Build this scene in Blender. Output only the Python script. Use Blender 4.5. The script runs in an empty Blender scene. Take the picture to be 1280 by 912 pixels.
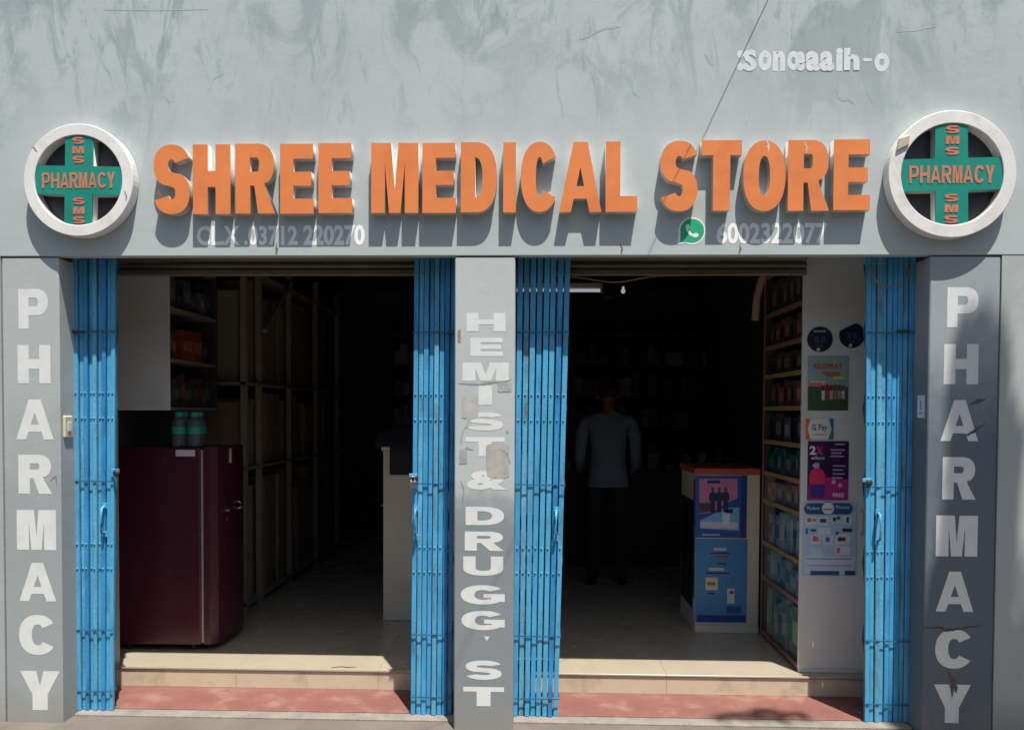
import bpy, bmesh, math, random
from mathutils import Vector, Matrix
R = math.radians
S = bpy.context.scene
COL = S.collection
random.seed(7)

# ------------------------------------------------------------------ camera
F = 1000.0                                   # focal length in photo pixels
YAW, TILT, ROLL = R(1.81), R(1.456), R(0.265)
CAM = Vector((0, -3.9, 1.55)); CY = 540.4
fw = Vector((-math.sin(YAW)*math.cos(TILT), math.cos(YAW)*math.cos(TILT), -math.sin(TILT)))
rt = Vector((math.cos(YAW), math.sin(YAW), 0)); up = rt.cross(fw)
rt, up = math.cos(ROLL)*rt + math.sin(ROLL)*up, -math.sin(ROLL)*rt + math.cos(ROLL)*up
cd = bpy.data.cameras.new('Camera'); cam = bpy.data.objects.new('Camera', cd); COL.objects.link(cam)
cam.matrix_world = Matrix(((rt.x, up.x, -fw.x, CAM.x), (rt.y, up.y, -fw.y, CAM.y), (rt.z, up.z, -fw.z, CAM.z), (0, 0, 0, 1)))
cd.sensor_width = 36; cd.lens = 36*F/1280; cd.shift_y = (CY-456)/1280
cd.clip_start = .05; cd.clip_end = 500
S.camera = cam

def P(px, py, Y):
    """a point measured in the photo, on the vertical plane at depth Y"""
    d = fw*F + rt*(px-640) - up*(py-CY)
    return CAM + d*((Y-CAM.y)/d.y)
def PX(px, Y, py=600): return P(px, py, Y).x
def PZ(py, Y, px=640): return P(px, py, Y).z

# ------------------------------------------------------------------ light
SUND = Vector((-.46, 1, -2.9)).normalized()   # way the light travels
w = bpy.data.worlds.new('World'); S.world = w; w.use_nodes = True
nt = w.node_tree; bg = nt.nodes['Background']
sky = nt.nodes.new('ShaderNodeTexSky'); sky.sky_type = 'NISHITA'; sky.sun_disc = False
sky.sun_elevation = math.asin(-SUND.z); sky.sun_rotation = math.atan2(-SUND.x, -SUND.y)
sky.air_density = 1.2; sky.dust_density = 2.5; sky.ozone_density = 1.0
nt.links.new(sky.outputs[0], bg.inputs[0]); bg.inputs[1].default_value = .075
sl = bpy.data.lights.new('Sun', 'SUN'); sl.energy = 4.6; sl.angle = R(.53); sl.color = (1, .955, .88)
so = bpy.data.objects.new('Sun', sl); COL.objects.link(so); so.rotation_euler = SUND.to_track_quat('-Z', 'Y').to_euler()
so.location = (3, -6, 12)
S.view_settings.view_transform = 'Standard'; S.view_settings.look = 'None'
S.view_settings.exposure = .60; S.view_settings.gamma = 1; S.view_settings.use_curve_mapping = False
S.render.engine = 'CYCLES'

# ------------------------------------------------------------------ materials
def mat(name, col, rough=.6, var=.12, scale=5., bump=0., bscale=60., metal=0., spec=.5, alpha=None, streak=(1, 1, 1), dark=None, damt=.0, dscale=3.):
    m = bpy.data.materials.new(name); m.use_nodes = True; t = m.node_tree; n = t.nodes; L = t.links
    b = n['Principled BSDF']; b.inputs['Roughness'].default_value = rough; b.inputs['Metallic'].default_value = metal
    b.inputs['Specular IOR Level'].default_value = spec
    tc = n.new('ShaderNodeTexCoord'); mp = n.new('ShaderNodeMapping'); mp.inputs['Scale'].default_value = streak
    L.new(tc.outputs['Object'], mp.inputs[0])
    c4 = (*col, 1)
    if var > 0:
        nz = n.new('ShaderNodeTexNoise'); nz.inputs['Scale'].default_value = scale; nz.inputs['Detail'].default_value = 6
        nz.inputs['Roughness'].default_value = .6
        L.new(mp.outputs[0], nz.inputs[0])
        rp = n.new('ShaderNodeValToRGB'); rp.color_ramp.elements[0].position = .3; rp.color_ramp.elements[1].position = .7
        rp.color_ramp.elements[0].color = (*[max(0, c*(1-var)) for c in col], 1)
        rp.color_ramp.elements[1].color = (*[min(1, c*(1+var)) for c in col], 1)
        L.new(nz.outputs[0], rp.inputs[0]); out = rp.outputs[0]
        if dark is not None:
            n2 = n.new('ShaderNodeTexNoise'); n2.inputs['Scale'].default_value = dscale; n2.inputs['Detail'].default_value = 8
            n2.inputs['Roughness'].default_value = .65
            L.new(mp.outputs[0], n2.inputs[0])
            r2 = n.new('ShaderNodeValToRGB'); r2.color_ramp.elements[0].position = .52; r2.color_ramp.elements[1].position = .72
            r2.color_ramp.elements[0].color = (0, 0, 0, 1); r2.color_ramp.elements[1].color = (damt, damt, damt, 1)
            L.new(n2.outputs[0], r2.inputs[0])
            mx = n.new('ShaderNodeMix'); mx.data_type = 'RGBA'; mx.inputs[7].default_value = (*dark, 1)
            L.new(r2.outputs[0], mx.inputs[0]); L.new(out, mx.inputs[6]); out = mx.outputs[2]
        L.new(out, b.inputs['Base Color'])
        rr = n.new('ShaderNodeMapRange'); rr.inputs[3].default_value = max(0, rough-.08); rr.inputs[4].default_value = min(1, rough+.1)
        L.new(nz.outputs[0], rr.inputs[0]); L.new(rr.outputs[0], b.inputs['Roughness'])
    else:
        b.inputs['Base Color'].default_value = c4
    if bump > 0:
        nb = n.new('ShaderNodeTexNoise'); nb.inputs['Scale'].default_value = bscale; nb.inputs['Detail'].default_value = 5
        L.new(tc.outputs['Object'], nb.inputs[0])
        bp = n.new('ShaderNodeBump'); bp.inputs['Strength'].default_value = bump; bp.inputs['Distance'].default_value = .01
        L.new(nb.outputs[0], bp.inputs['Height']); L.new(bp.outputs[0], b.inputs['Normal'])
    return m

def wall_mat(name, col, stain, zlo, zhi, amt, low=None, zsplit=None, soft=.08):
    """painted render: rain streaks and damp blotches, optionally a second paint coat below zsplit, with shade coloured in on the right pillar"""
    m = bpy.data.materials.new(name); m.use_nodes = True; t = m.node_tree; n = t.nodes; L = t.links
    b = n['Principled BSDF']; b.inputs['Roughness'].default_value = .75; b.inputs['Specular IOR Level'].default_value = .3
    tc = n.new('ShaderNodeTexCoord')
    def noise(scale, st, det=7, ro=.6, dist=0.):
        mp = n.new('ShaderNodeMapping'); mp.inputs['Scale'].default_value = st; L.new(tc.outputs['Object'], mp.inputs[0])
        z = n.new('ShaderNodeTexNoise'); z.inputs['Scale'].default_value = scale; z.inputs['Detail'].default_value = det
        z.inputs['Roughness'].default_value = ro; z.inputs['Distortion'].default_value = dist
        L.new(mp.outputs[0], z.inputs[0]); return z.outputs[0]
    def ramp(src, a, bb, lo=0., hi=1.):
        r = n.new('ShaderNodeMapRange'); r.interpolation_type = 'SMOOTHSTEP'
        r.inputs[1].default_value = a; r.inputs[2].default_value = bb; r.inputs[3].default_value = lo; r.inputs[4].default_value = hi
        L.new(src, r.inputs[0]); return r.outputs[0]
    def math_(op, a, c):
        q = n.new('ShaderNodeMath'); q.operation = op
        for i, v in enumerate((a, c)):
            if isinstance(v, (int, float)): q.inputs[i].default_value = v
            else: L.new(v, q.inputs[i])
        return q.outputs[0]
    def mix(fac, A, B):
        x = n.new('ShaderNodeMix'); x.data_type = 'RGBA'
        if isinstance(fac, float): x.inputs[0].default_value = fac
        else: L.new(fac, x.inputs[0])
        for i, v in ((6, A), (7, B)):
            if isinstance(v, tuple): x.inputs[i].default_value = (*v, 1)
            else: L.new(v, x.inputs[i])
        return x.outputs[2]
    sep = n.new('ShaderNodeSeparateXYZ'); L.new(tc.outputs['Object'], sep.inputs[0]); z = sep.outputs[2]
    big = ramp(noise(1.3, (1, 1, 1), 5), .35, .7)
    c = mix(math_('MULTIPLY', big, .5), col, tuple(v*.86 for v in col))
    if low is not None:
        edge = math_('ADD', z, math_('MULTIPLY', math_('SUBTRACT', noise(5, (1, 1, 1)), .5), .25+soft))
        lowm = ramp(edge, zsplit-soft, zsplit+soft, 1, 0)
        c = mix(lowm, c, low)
    # damp blotches high on the wall
    wob = math_('ADD', z, math_('MULTIPLY', math_('SUBTRACT', noise(1.7, (1.6, 1, .25), 6), .5), 1.5))
    band = ramp(wob, zlo, zhi)
    blot = ramp(noise(2.2, (1.3, 1, .8), 10, .66, .9), .46, .60)
    strk = ramp(noise(4.5, (1.4, 1, .38), 9, .66, 1.6), .53, .64)
    fine = ramp(noise(16, (1.3, 1, .35), 8, .7, .6), .54, .68)
    st = math_('MAXIMUM', math_('MULTIPLY', blot, .62), math_('MULTIPLY', strk, .62))
    st = math_('ADD', st, math_('MULTIPLY', fine, .28))
    c = mix(math_('MULTIPLY', math_('MULTIPLY', st, band), amt), c, stain)
    # thin scattered dirt everywhere
    d = ramp(noise(9, (1, 1, .5), 10, .75), .6, .8)
    c = mix(math_('MULTIPLY', d, .35), c, tuple(v*.6 for v in stain))
    sp = ramp(noise(48, (1, 1, 1), 4, .7), .72, .8)
    c = mix(math_('MULTIPLY', sp, .5), c, tuple(v*.45 for v in stain))
    # splashed dust near the pavement
    dz = math_('ADD', z, math_('MULTIPLY', math_('SUBTRACT', noise(6, (1.5, 1, .6), 8, .7), .5), .5))
    c = mix(ramp(dz, -.05, .22, .55, 0), c, (.26, .235, .20))
    L.new(c, b.inputs['Base Color'])
    bp = n.new('ShaderNodeBump'); bp.inputs['Strength'].default_value = .09; bp.inputs['Distance'].default_value = .010
    h = math_('ADD', math_('MULTIPLY', noise(55, (1, 1, 1), 6), .6), math_('MULTIPLY', noise(4, (1, 1, 1), 3), 3.))
    L.new(h, bp.inputs['Height']); L.new(bp.outputs[0], b.inputs['Normal'])
    return m

def glass_mat(name, col=(.9, .95, .93), rough=.02, ior=1.12, milk=0., refl=.35):
    m = bpy.data.materials.new(name); m.use_nodes = True; t = m.node_tree; n = t.nodes; L = t.links
    n.remove(n['Principled BSDF'])
    tr = n.new('ShaderNodeBsdfTransparent'); tr.inputs[0].default_value = (*col, 1)
    gl = n.new('ShaderNodeBsdfGlossy'); gl.inputs['Roughness'].default_value = rough
    fr = n.new('ShaderNodeFresnel'); fr.inputs[0].default_value = ior
    mx = n.new('ShaderNodeMixShader')
    ml = n.new('ShaderNodeMath'); ml.operation = 'MULTIPLY'; ml.inputs[1].default_value = refl; L.new(fr.outputs[0], ml.inputs[0])
    L.new(ml.outputs[0], mx.inputs[0]); L.new(tr.outputs[0], mx.inputs[1]); L.new(gl.outputs[0], mx.inputs[2])
    out = mx.outputs[0]
    if milk:
        df = n.new('ShaderNodeBsdfDiffuse'); df.inputs[0].default_value = (.62, .66, .66, 1)
        m2 = n.new('ShaderNodeMixShader'); m2.inputs[0].default_value = milk; L.new(out, m2.inputs[1]); L.new(df.outputs[0], m2.inputs[2]); out = m2.outputs[0]
    L.new(out, n['Material Output'].inputs[0]); return m

def emit_mat(name, col, s):
    m = mat(name, (.8, .8, .8), .4, 0)
    b = m.node_tree.nodes['Principled BSDF']; b.inputs['Emission Color'].default_value = (*col, 1); b.inputs['Emission Strength'].default_value = s
    return m

MT = dict(
    fascia=wall_mat('fascia_paint', (.435, .485, .487), (.22, .265, .285), 2.70, 3.5, .95),
    pil_l=wall_mat('left_pillar_paint', (.42, .455, .455), (.24, .27, .28), 3.2, 3.9, .3, (.305, .335, .345), 1.45, .5),
    pil_c=wall_mat('middle_pillar_paint', (.46, .50, .50), (.24, .27, .28), 3.2, 3.9, .3, (.225, .25, .268), 1.12, .14),
    pil_r=wall_mat('right_pillar_paint_shaded', (.33, .365, .385), (.12, .14, .16), 3.2, 3.9, .3, (.125, .15, .178), 1.72, .32),  # lower tone: darker grey paint with bluish tree shade put into its colour
    wall_l=wall_mat('left_wall_paint', (.36, .39, .39), (.24, .27, .28), 2.0, 3.9, .4),
    wall_r=wall_mat('right_wall_paint', (.42, .45, .44), (.22, .25, .26), 1.0, 3.2, .5),
    asphalt=mat('asphalt', (.05, .05, .052), .9, .25, 3, .6, 120, dark=(.09, .085, .075), damt=.5, dscale=2),
    ground=mat('dusty_concrete', (.155, .135, .11), .9, .25, 3, .5, 90, dark=(.10, .09, .08), damt=.5, dscale=6),
    white=mat('paint_white_letter', (.66, .68, .67), .7, .05, 14, .05, 80, dark=(.52, .55, .56), damt=.4, dscale=9),
    faded=mat('faded_white_print', (.88, .89, .88), .8, .03, 30, dark=(.75, .78, .78), damt=.25, dscale=34),
    faded2=mat('worn_white_print', (.66, .69, .70), .8, .06, 30, streak=(1.6, 1, .7), dark=(.44, .50, .51), damt=1., dscale=26),
    orange=mat('orange_acrylic', (.74, .225, .065), .38, .06, 6, .04, 30, dark=(.58, .14, .05), damt=.55, dscale=5),
    ret=mat('white_acrylic_edge', (.60, .58, .56), .45, .08, 9, dark=(.3, .27, .24), damt=.5, dscale=9),
    ring=mat('white_ring_plastic', (.74, .73, .71), .42, .06, 7, .03, 30, dark=(.50, .46, .40), damt=.6, dscale=8),
    green=mat('green_acrylic', (.010, .245, .185), .35, .10, 7, dark=(.02, .16, .13), damt=.4, dscale=6),
    salmon=mat('faded_red_letter', (.56, .17, .10), .6, .12, 26, dark=(.25, .24, .17), damt=.6, dscale=30),
    black=mat('black_plastic', (.012, .012, .014), .5, .1, 8),
    dkmetal=mat('dark_metal', (.06, .06, .065), .45, .2, 20, metal=.6),
    chrome=mat('steel', (.55, .55, .54), .3, .15, 25, metal=1.),
    blue=mat('blue_gate_paint', (.060, .33, .60), .42, .22, 5, .12, 70, streak=(2.5, 2.5, .6), dark=(.02, .11, .24), damt=.75, dscale=7),
    blue2=mat('blue_gate_paint_worn', (.075, .36, .60), .48, .22, 6, .14, 70, streak=(2.5, 2.5, .6), dark=(.05, .10, .15), damt=.85, dscale=6),
    blue3=mat('blue_gate_paint_faded', (.10, .36, .55), .55, .25, 7, .2, 60, streak=(2.5, 2.5, .5), dark=(.095, .06, .045), damt=.85, dscale=9),
    blue4=mat('blue_gate_paint_deep', (.035, .25, .52), .4, .25, 5, .12, 70, streak=(2.5, 2.5, .6), dark=(.02, .07, .14), damt=.7, dscale=8),
    blued=mat('blue_gate_bar', (.018, .12, .25), .5, .3, 18, dark=(.07, .04, .03), damt=.6, dscale=18),
    tile=mat('floor_tile', (.40, .345, .26), .26, .05, 3, .01, 20, dark=(.30, .25, .185), damt=.4, dscale=4),
    tile_r=mat('riser_tile', (.56, .475, .35), .4, .06, 4, .03, 40, dark=(.30, .24, .18), damt=.75, dscale=6),
    red=mat('red_oxide_step', (.215, .088, .072), .8, .16, 5, .25, 70, dark=(.30, .20, .165), damt=.75, dscale=5),
    cement=mat('cement', (.24, .22, .19), .85, .2, 8, .4, 80, dark=(.13, .12, .10), damt=.5, dscale=9),
    grout=mat('grout', (.30, .255, .19), .9, .1, 20),
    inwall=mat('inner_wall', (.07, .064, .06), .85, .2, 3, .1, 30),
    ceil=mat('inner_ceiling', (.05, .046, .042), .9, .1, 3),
    shutter=mat('shutter_steel', (.20, .165, .13), .5, .25, 4, .05, 30, metal=.25, streak=(.6, 1, 3), dark=(.12, .05, .035), damt=.6, dscale=3),
    maroon=mat('maroon_enamel', (.070, .013, .027), .26, .10, 2, .006, 30),
    gasket=mat('grey_gasket', (.34, .33, .33), .5, .1, 12),
    cream=mat('cream_laminate', (.58, .53, .43), .45, .06, 4, dark=(.36, .33, .27), damt=.3, dscale=3),
    wpanel=mat('white_laminate', (.70, .69, .66), .5, .04, 3, dark=(.42, .40, .36), damt=.5, dscale=2.5),
    redtrim=mat('red_trim', (.42, .075, .045), .45, .12, 9),
    woodtrim=mat('yellow_shelf_edge', (.34, .235, .095), .5, .15, 12),
    pinktrim=mat('pink_cabinet_edge', (.30, .14, .115), .5, .15, 12),
    dwood=mat('dark_wood', (.045, .036, .03), .6, .25, 8, streak=(1, 1, 4)),
    rack=mat('rack_angle', (.23, .20, .16), .6, .15, 9),
    carton=mat('brown_carton', (.22, .14, .095), .85, .15, 4, .1, 40),
    carton2=mat('pale_carton', (.26, .215, .16), .85, .15, 4, .1, 40),
    cloth=mat('black_cloth', (.018, .018, .022), .9, .25, 12, .4, 40),
    paper=mat('white_paper', (.66, .66, .65), .7, .04, 9),
    bark=mat('bark', (.09, .065, .045), .9, .3, 9, .8, 30, streak=(1, 1, .3)),
    leaf=mat('leaf', (.055, .115, .028), .5, .3, 2.2),
    glass=glass_mat('pane_glass'),
    bottle=glass_mat('bottle_plastic', (.88, .92, .92), .08, 1.4, .10, 1.),
    tube=emit_mat('tube_light', (.9, .95, 1), .22),
    cable=mat('black_cable', (.015, .015, .016), .5, 0),
    ycable=mat('yellowed_cable', (.28, .22, .12), .5, .1, 9),
)
CM = {}
def cmat(rgb, rough=.55, var=.08):
    k = (tuple(round(c, 3) for c in rgb), rough)
    if k not in CM: CM[k] = mat('print_%d_%d_%d' % tuple(int(c*255) for c in rgb), rgb, rough, var, 14)
    return CM[k]
def srgb(r, g, b):
    f = lambda c: (c/255/12.92 if c <= 10 else ((c/255+.055)/1.055)**2.4)
    return (f(r), f(g), f(b))

# ------------------------------------------------------------------ builders
def setp(o, label=None, cat=None, group=None, kind=None):
    if label: o['label'] = label
    if cat: o['category'] = cat
    if group: o['group'] = group
    if kind: o['kind'] = kind
    return o
def empty(name, loc, label, cat, group=None):
    o = bpy.data.objects.new(name, None); COL.objects.link(o); o.location = loc; o.empty_display_size = .1
    return setp(o, label, cat, group)
def wmat(o):
    m = Matrix.Translation(o.location) @ o.rotation_euler.to_matrix().to_4x4()
    if o.parent: m = wmat(o.parent) @ o.matrix_parent_inverse @ m
    return m
def link(name, me, m=None, parent=None, smooth=False, **kw):
    """me is in world coordinates; parent keeps it in place"""
    if m is not None and not me.materials: me.materials.append(m)
    o = bpy.data.objects.new(name, me); COL.objects.link(o)
    if parent is not None:
        o.parent = parent; o.matrix_parent_inverse = wmat(parent).inverted()
    if smooth:
        for p in me.polygons: p.use_smooth = True
    return setp(o, **kw)
class B:
    """collects shapes into one mesh"""
    def __init__(s): s.bm = bmesh.new()
    def box(s, x0, x1, y0, y1, z0, z1, bev=0., seg=1):
        t = bmesh.new(); bmesh.ops.create_cube(t, size=1)
        for v in t.verts: v.co = Vector((x0+(v.co.x+.5)*(x1-x0), y0+(v.co.y+.5)*(y1-y0), z0+(v.co.z+.5)*(z1-z0)))
        if bev: bmesh.ops.bevel(t, geom=t.edges[:], offset=bev, segments=seg, affect='EDGES', profile=.5)
        return s._merge(t)
    def hexa(s, pts, bev=0.):
        """8 corner points: bottom four round, top four round"""
        t = bmesh.new(); v = [t.verts.new(p) for p in pts]
        for f in ((3, 2, 1, 0), (4, 5, 6, 7), (0, 1, 5, 4), (1, 2, 6, 5), (2, 3, 7, 6), (3, 0, 4, 7)): t.faces.new([v[i] for i in f])
        if bev: bmesh.ops.bevel(t, geom=t.edges[:], offset=bev, segments=1, affect='EDGES')
        bmesh.ops.recalc_face_normals(t, faces=t.faces[:])
        return s._merge(t)
    def tube(s, pts, r, n=8, cap=True):
        pts = [Vector(p) for p in pts]; rs = r if isinstance(r, (list, tuple)) else [r]*len(pts)
        t = bmesh.new(); rings = []; ref = None
        for i, p in enumerate(pts):
            d = (pts[min(i+1, len(pts)-1)]-pts[max(i-1, 0)]).normalized()
            if ref is None: ref = Vector((0, 0, 1)) if abs(d.z) < .9 else Vector((1, 0, 0))
            a = d.cross(ref).normalized(); b = d.cross(a).normalized(); ref = -b if False else ref
            rings.append([t.verts.new(p+(a*math.cos(2*math.pi*k/n)+b*math.sin(2*math.pi*k/n))*rs[i]) for k in range(n)])
        for i in range(len(rings)-1):
            for k in range(n): t.faces.new((rings[i][k], rings[i][(k+1) % n], rings[i+1][(k+1) % n], rings[i+1][k]))
        if cap:
            t.faces.new(rings[0][::-1]); t.faces.new(rings[-1])
        bmesh.ops.recalc_face_normals(t, faces=t.faces[:])
        return s._merge(t)
    def lathe(s, c, prof, n=20, axis='z'):
        t = bmesh.new(); rings = []
        for (r, h) in prof:
            ring = []
            for k in range(n):
                a = 2*math.pi*k/n
                if axis == 'z': q = Vector((r*math.cos(a), r*math.sin(a), h))
                else: q = Vector((r*math.cos(a), h, r*math.sin(a)))
                ring.append(t.verts.new(Vector(c)+q))
            rings.append(ring)
        for i in range(len(rings)-1):
            for k in range(n): t.faces.new((rings[i][k], rings[i][(k+1) % n], rings[i+1][(k+1) % n], rings[i+1][k]))
        if prof[0][0] > 1e-4 and prof[0] != prof[-1]: t.faces.new(rings[0][::-1])
        if prof[-1][0] > 1e-4 and prof[0] != prof[-1]: t.faces.new(rings[-1])
        bmesh.ops.remove_doubles(t, verts=t.verts[:], dist=1e-5)
        bmesh.ops.recalc_face_normals(t, faces=t.faces[:])
        return s._merge(t)
    def _merge(s, t):
        me = bpy.data.meshes.new('t'); t.to_mesh(me); t.free(); s.bm.from_mesh(me); bpy.data.meshes.remove(me); return s
    def mesh(s, name):
        me = bpy.data.meshes.new(name); s.bm.to_mesh(me); s.bm.free(); return me
    def put(s, name, m, parent=None, smooth=False, **kw): return link(name, s.mesh(name), m, parent, smooth, **kw)
def box(name, b6, m, parent=None, bev=0., **kw): return B().box(*b6, bev=bev).put(name, m, parent, **kw)

# ---- lettering: outlines in a 1x1 box, stems sv wide, bars sh thick
def se(cx, cy, rx, ry, a0, a1, n=14, e=2.25):
    out = []
    for i in range(n+1):
        a = R(a0+(a1-a0)*i/n); c, s_ = math.cos(a), math.sin(a)
        out.append((cx+rx*math.copysign(abs(c)**(2/e), c), cy+ry*math.copysign(abs(s_)**(2/e), s_)))
    return out
def glyph(ch, v=.27, h=.2):
    """list of closed outlines"""
    if ch == 'I': return [[(0, 0), (1, 0), (1, 1), (0, 1)]]
    if ch == 'H': return [[(0, 0), (v, 0), (v, .5-h*.52), (1-v, .5-h*.52), (1-v, 0), (1, 0), (1, 1), (1-v, 1), (1-v, .5+h*.56), (v, .5+h*.56), (v, 1), (0, 1)]]
    if ch == 'E': return [[(0, 0), (1, 0), (1, h), (v, h), (v, .5-h*.47), (.93, .5-h*.47), (.93, .5+h*.47), (v, .5+h*.47), (v, 1-h), (.98, 1-h), (.98, 1), (0, 1)]]
    if ch == 'L': return [[(0, 0), (1, 0), (1, h*1.05), (v*1.15, h*1.05), (v*1.15, 1), (0, 1)]]
    if ch == 'T': return [[(.5-v*.55, 0), (.5+v*.55, 0), (.5+v*.55, 1-h), (1, 1-h), (1, 1), (0, 1), (0, 1-h), (.5-v*.55, 1-h)]]
    if ch == 'M':
        q = v*.9
        return [[(0, 0), (q, 0), (q, .70), (.5-q*.42, 0), (.5+q*.42, 0), (1-q, .70), (1-q, 0), (1, 0), (1, 1), (1-q*1.45, 1), (.5, .34), (q*1.45, 1), (0, 1)]]
    if ch == 'A':
        q = v*.76; t = .5-q*.60; k = t/1.0; ix = lambda z: q*1.03+k*z
        return [[(0, 0), (q, 0), (ix(.19), .19), (1-ix(.19), .19), (1-q, 0), (1, 0), (1-t, 1), (t, 1)], [(ix(.37), .37), (1-ix(.37), .37), (.5, .37+(.5-ix(.37))/max(k, .05)*.97)]]
    if ch == 'Y':
        q = v*1.12
        return [[(.5-q/2, 0), (.5+q/2, 0), (.5+q/2, .40), (1, 1), (1-q*1.08, 1), (.5, .62), (q*1.08, 1), (0, 1), (.5-q/2, .40)]]
    if ch == 'O': return [se(.5, .5, .5, .5, 0, 354, 40), se(.5, .5, .5-v, .5-h*1.02, 0, 354, 40)]
    if ch == 'D':
        return [[(0, 0), (.42, 0)] + se(.42, .5, .58, .5, -84, 84, 22, 2.4) + [(.42, 1), (0, 1)],
                [(v, h), (.40, h)] + se(.40, .5, .60-v, .5-h, -84, 84, 18, 2.4) + [(.40, 1-h), (v, 1-h)]]
    if ch in 'PR':
        b = .40 if ch == 'P' else .46
        rx = .40 if ch == 'P' else .39; cx = .97-rx if ch == 'R' else 1-rx
        cyy = (1+b-.06)/2; ry = (1-b+.06)/2
        inn = [(v, 1-h*.92), (v, b-.06+h*.92)] + se(cx-.03, cyy, rx+.03-v, ry-h*.92, -84, 84, 12)
        if ch == 'P': o = [(0, 0), (v, 0), (v, b-.06), (cx, b-.06)] + se(cx, cyy, rx, ry, -84, 84, 18) + [(cx, 1), (0, 1)]
        else: o = [(0, 0), (v, 0), (v, b-.06), (v+.10, b-.06), (1-v*1.15, 0), (1, 0), (.76, .36), (.73, b-.025)] + se(cx, cyy, rx, ry, -55, 84, 16) + [(cx, 1), (0, 1)]
        return [o, inn]
    if ch == 'C':
        o = se(.5, .5, .5, .5, 33, 327, 36); i = se(.5, .5, .5-v, .5-h, 322, 38, 30)
        return [o+i]
    if ch == 'G':
        o = se(.5, .5, .5, .5, 36, 318, 36); i = se(.5, .5, .5-v, .5-h, 318, 42, 30)
        return [o+[(1, .14), (1, .55), (.52, .55), (.52, .55-h*.85), (1-v, .55-h*.85), (1-v, .26)]+i[1:]]
    if ch == 'U':
        return [[(0, 1), (0, .40)] + se(.5, .38, .5, .38, 184, 356, 22) + [(1, .40), (1, 1), (1-v, 1), (1-v, .42)] + se(.5, .40, .5-v, .40-h, -4, -176, 18) + [(v, .42), (v, 1)]]
    if ch == 'S':
        ry = (1-h)/4; cu = 1-h/2-ry; cl = h/2+ry; rx = .5-v/2; a0 = 18
        uo = se(.5, cu, rx+v/2, ry+h/2, a0, 270, 26); ui = se(.5, cu, rx-v/2, ry-h/2, a0+6, 270, 22)
        lo = se(.5, cl, rx+v/2, ry+h/2, 90, -162, 26); li = se(.5, cl, rx-v/2, ry-h/2, 90, -156, 22)
        return [uo[:-3]+[(.42, .5-h*.42)]+li[3:]+lo[::-1][:-3]+[(.58, .5+h*.42)]+ui[::-1][3:]]
    return None
def outline_mesh(polys, ext=0., bev=0.):
    cu = bpy.data.curves.new('c', 'CURVE'); cu.dimensions = '2D'; cu.fill_mode = 'BOTH'; cu.extrude = ext; cu.bevel_depth = bev; cu.bevel_resolution = 0
    for pl in polys:
        sp = cu.splines.new('POLY'); sp.points.add(len(pl)-1); sp.use_cyclic_u = True
        for p, q in zip(sp.points, pl): p.co = (q[0], q[1], 0, 1)
    return curve_mesh(cu)
def curve_mesh(cu):
    o = bpy.data.objects.new('c', cu); COL.objects.link(o)
    dg = bpy.context.evaluated_depsgraph_get(); me = bpy.data.meshes.new_from_object(o.evaluated_get(dg))
    bpy.data.objects.remove(o); bpy.data.curves.remove(cu); me.materials.clear()
    return me
def text_mesh(body, off=.02):
    cu = bpy.data.curves.new('t', 'FONT'); cu.body = body; cu.offset = off; cu.resolution_u = 3
    return curve_mesh(cu)
def fit(me, x0, x1, z0, z1, Y):
    """flat XY mesh -> upright sheet facing the street, filling the given box"""
    xs = [v.co.x for v in me.vertices]; ys = [v.co.y for v in me.vertices]
    a, b, c, d = min(xs), max(xs), min(ys), max(ys)
    for v in me.vertices:
        v.co = Vector((x0+(v.co.x-a)/(b-a)*(x1-x0), Y-v.co.z, z0+(v.co.y-c)/(d-c)*(z1-z0)))
    me.update(); return me
def glyph_sheet(ch, x0, x1, z0, z1, Y, v, h):
    W, H = x1-x0, z1-z0
    g = glyph(ch, v, h)
    if g is None: return fit(text_mesh(ch, .05), x0, x1, z0, z1, Y)
    return fit(outline_mesh(g), x0, x1, z0, z1, Y)
def sheet(name, pts, Y, m, parent, **kw):
    """flat polygon of (x,z) points facing the street at depth Y"""
    bm = bmesh.new(); f = bm.faces.new([bm.verts.new((x, Y, z)) for x, z in pts]); bm.normal_update()
    if f.normal.y > 0: f.normal_flip()
    me = bpy.data.meshes.new(name); bm.to_mesh(me); bm.free(); return link(name, me, m, parent, **kw)
def rect(x0, x1, z0, z1): return [(x0, z0), (x1, z0), (x1, z1), (x0, z1)]
def disc(cx, cz, r, n=28, rz=None): return [(cx+r*math.cos(2*math.pi*k/n), cz+(rz or r)*math.sin(2*math.pi*k/n)) for k in range(n)]

# ================================================================== setting
GZ = -.018
bm = bmesh.new(); bmesh.ops.create_grid(bm, x_segments=40, y_segments=40, size=70)
for v in bm.verts: v.co.z = GZ-.14
me = bpy.data.meshes.new('road'); bm.to_mesh(me); bm.free(); link('road', me, MT['asphalt'], kind='structure')
B().box(-30, 30, -1.55, .6, GZ-.4, GZ, .004).put('pavement', MT['ground'], kind='structure')
B().box(-30, 30, -1.70, -1.552, GZ-.4, GZ+.004, .012).put('kerb', MT['cement'], kind='structure')

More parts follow.
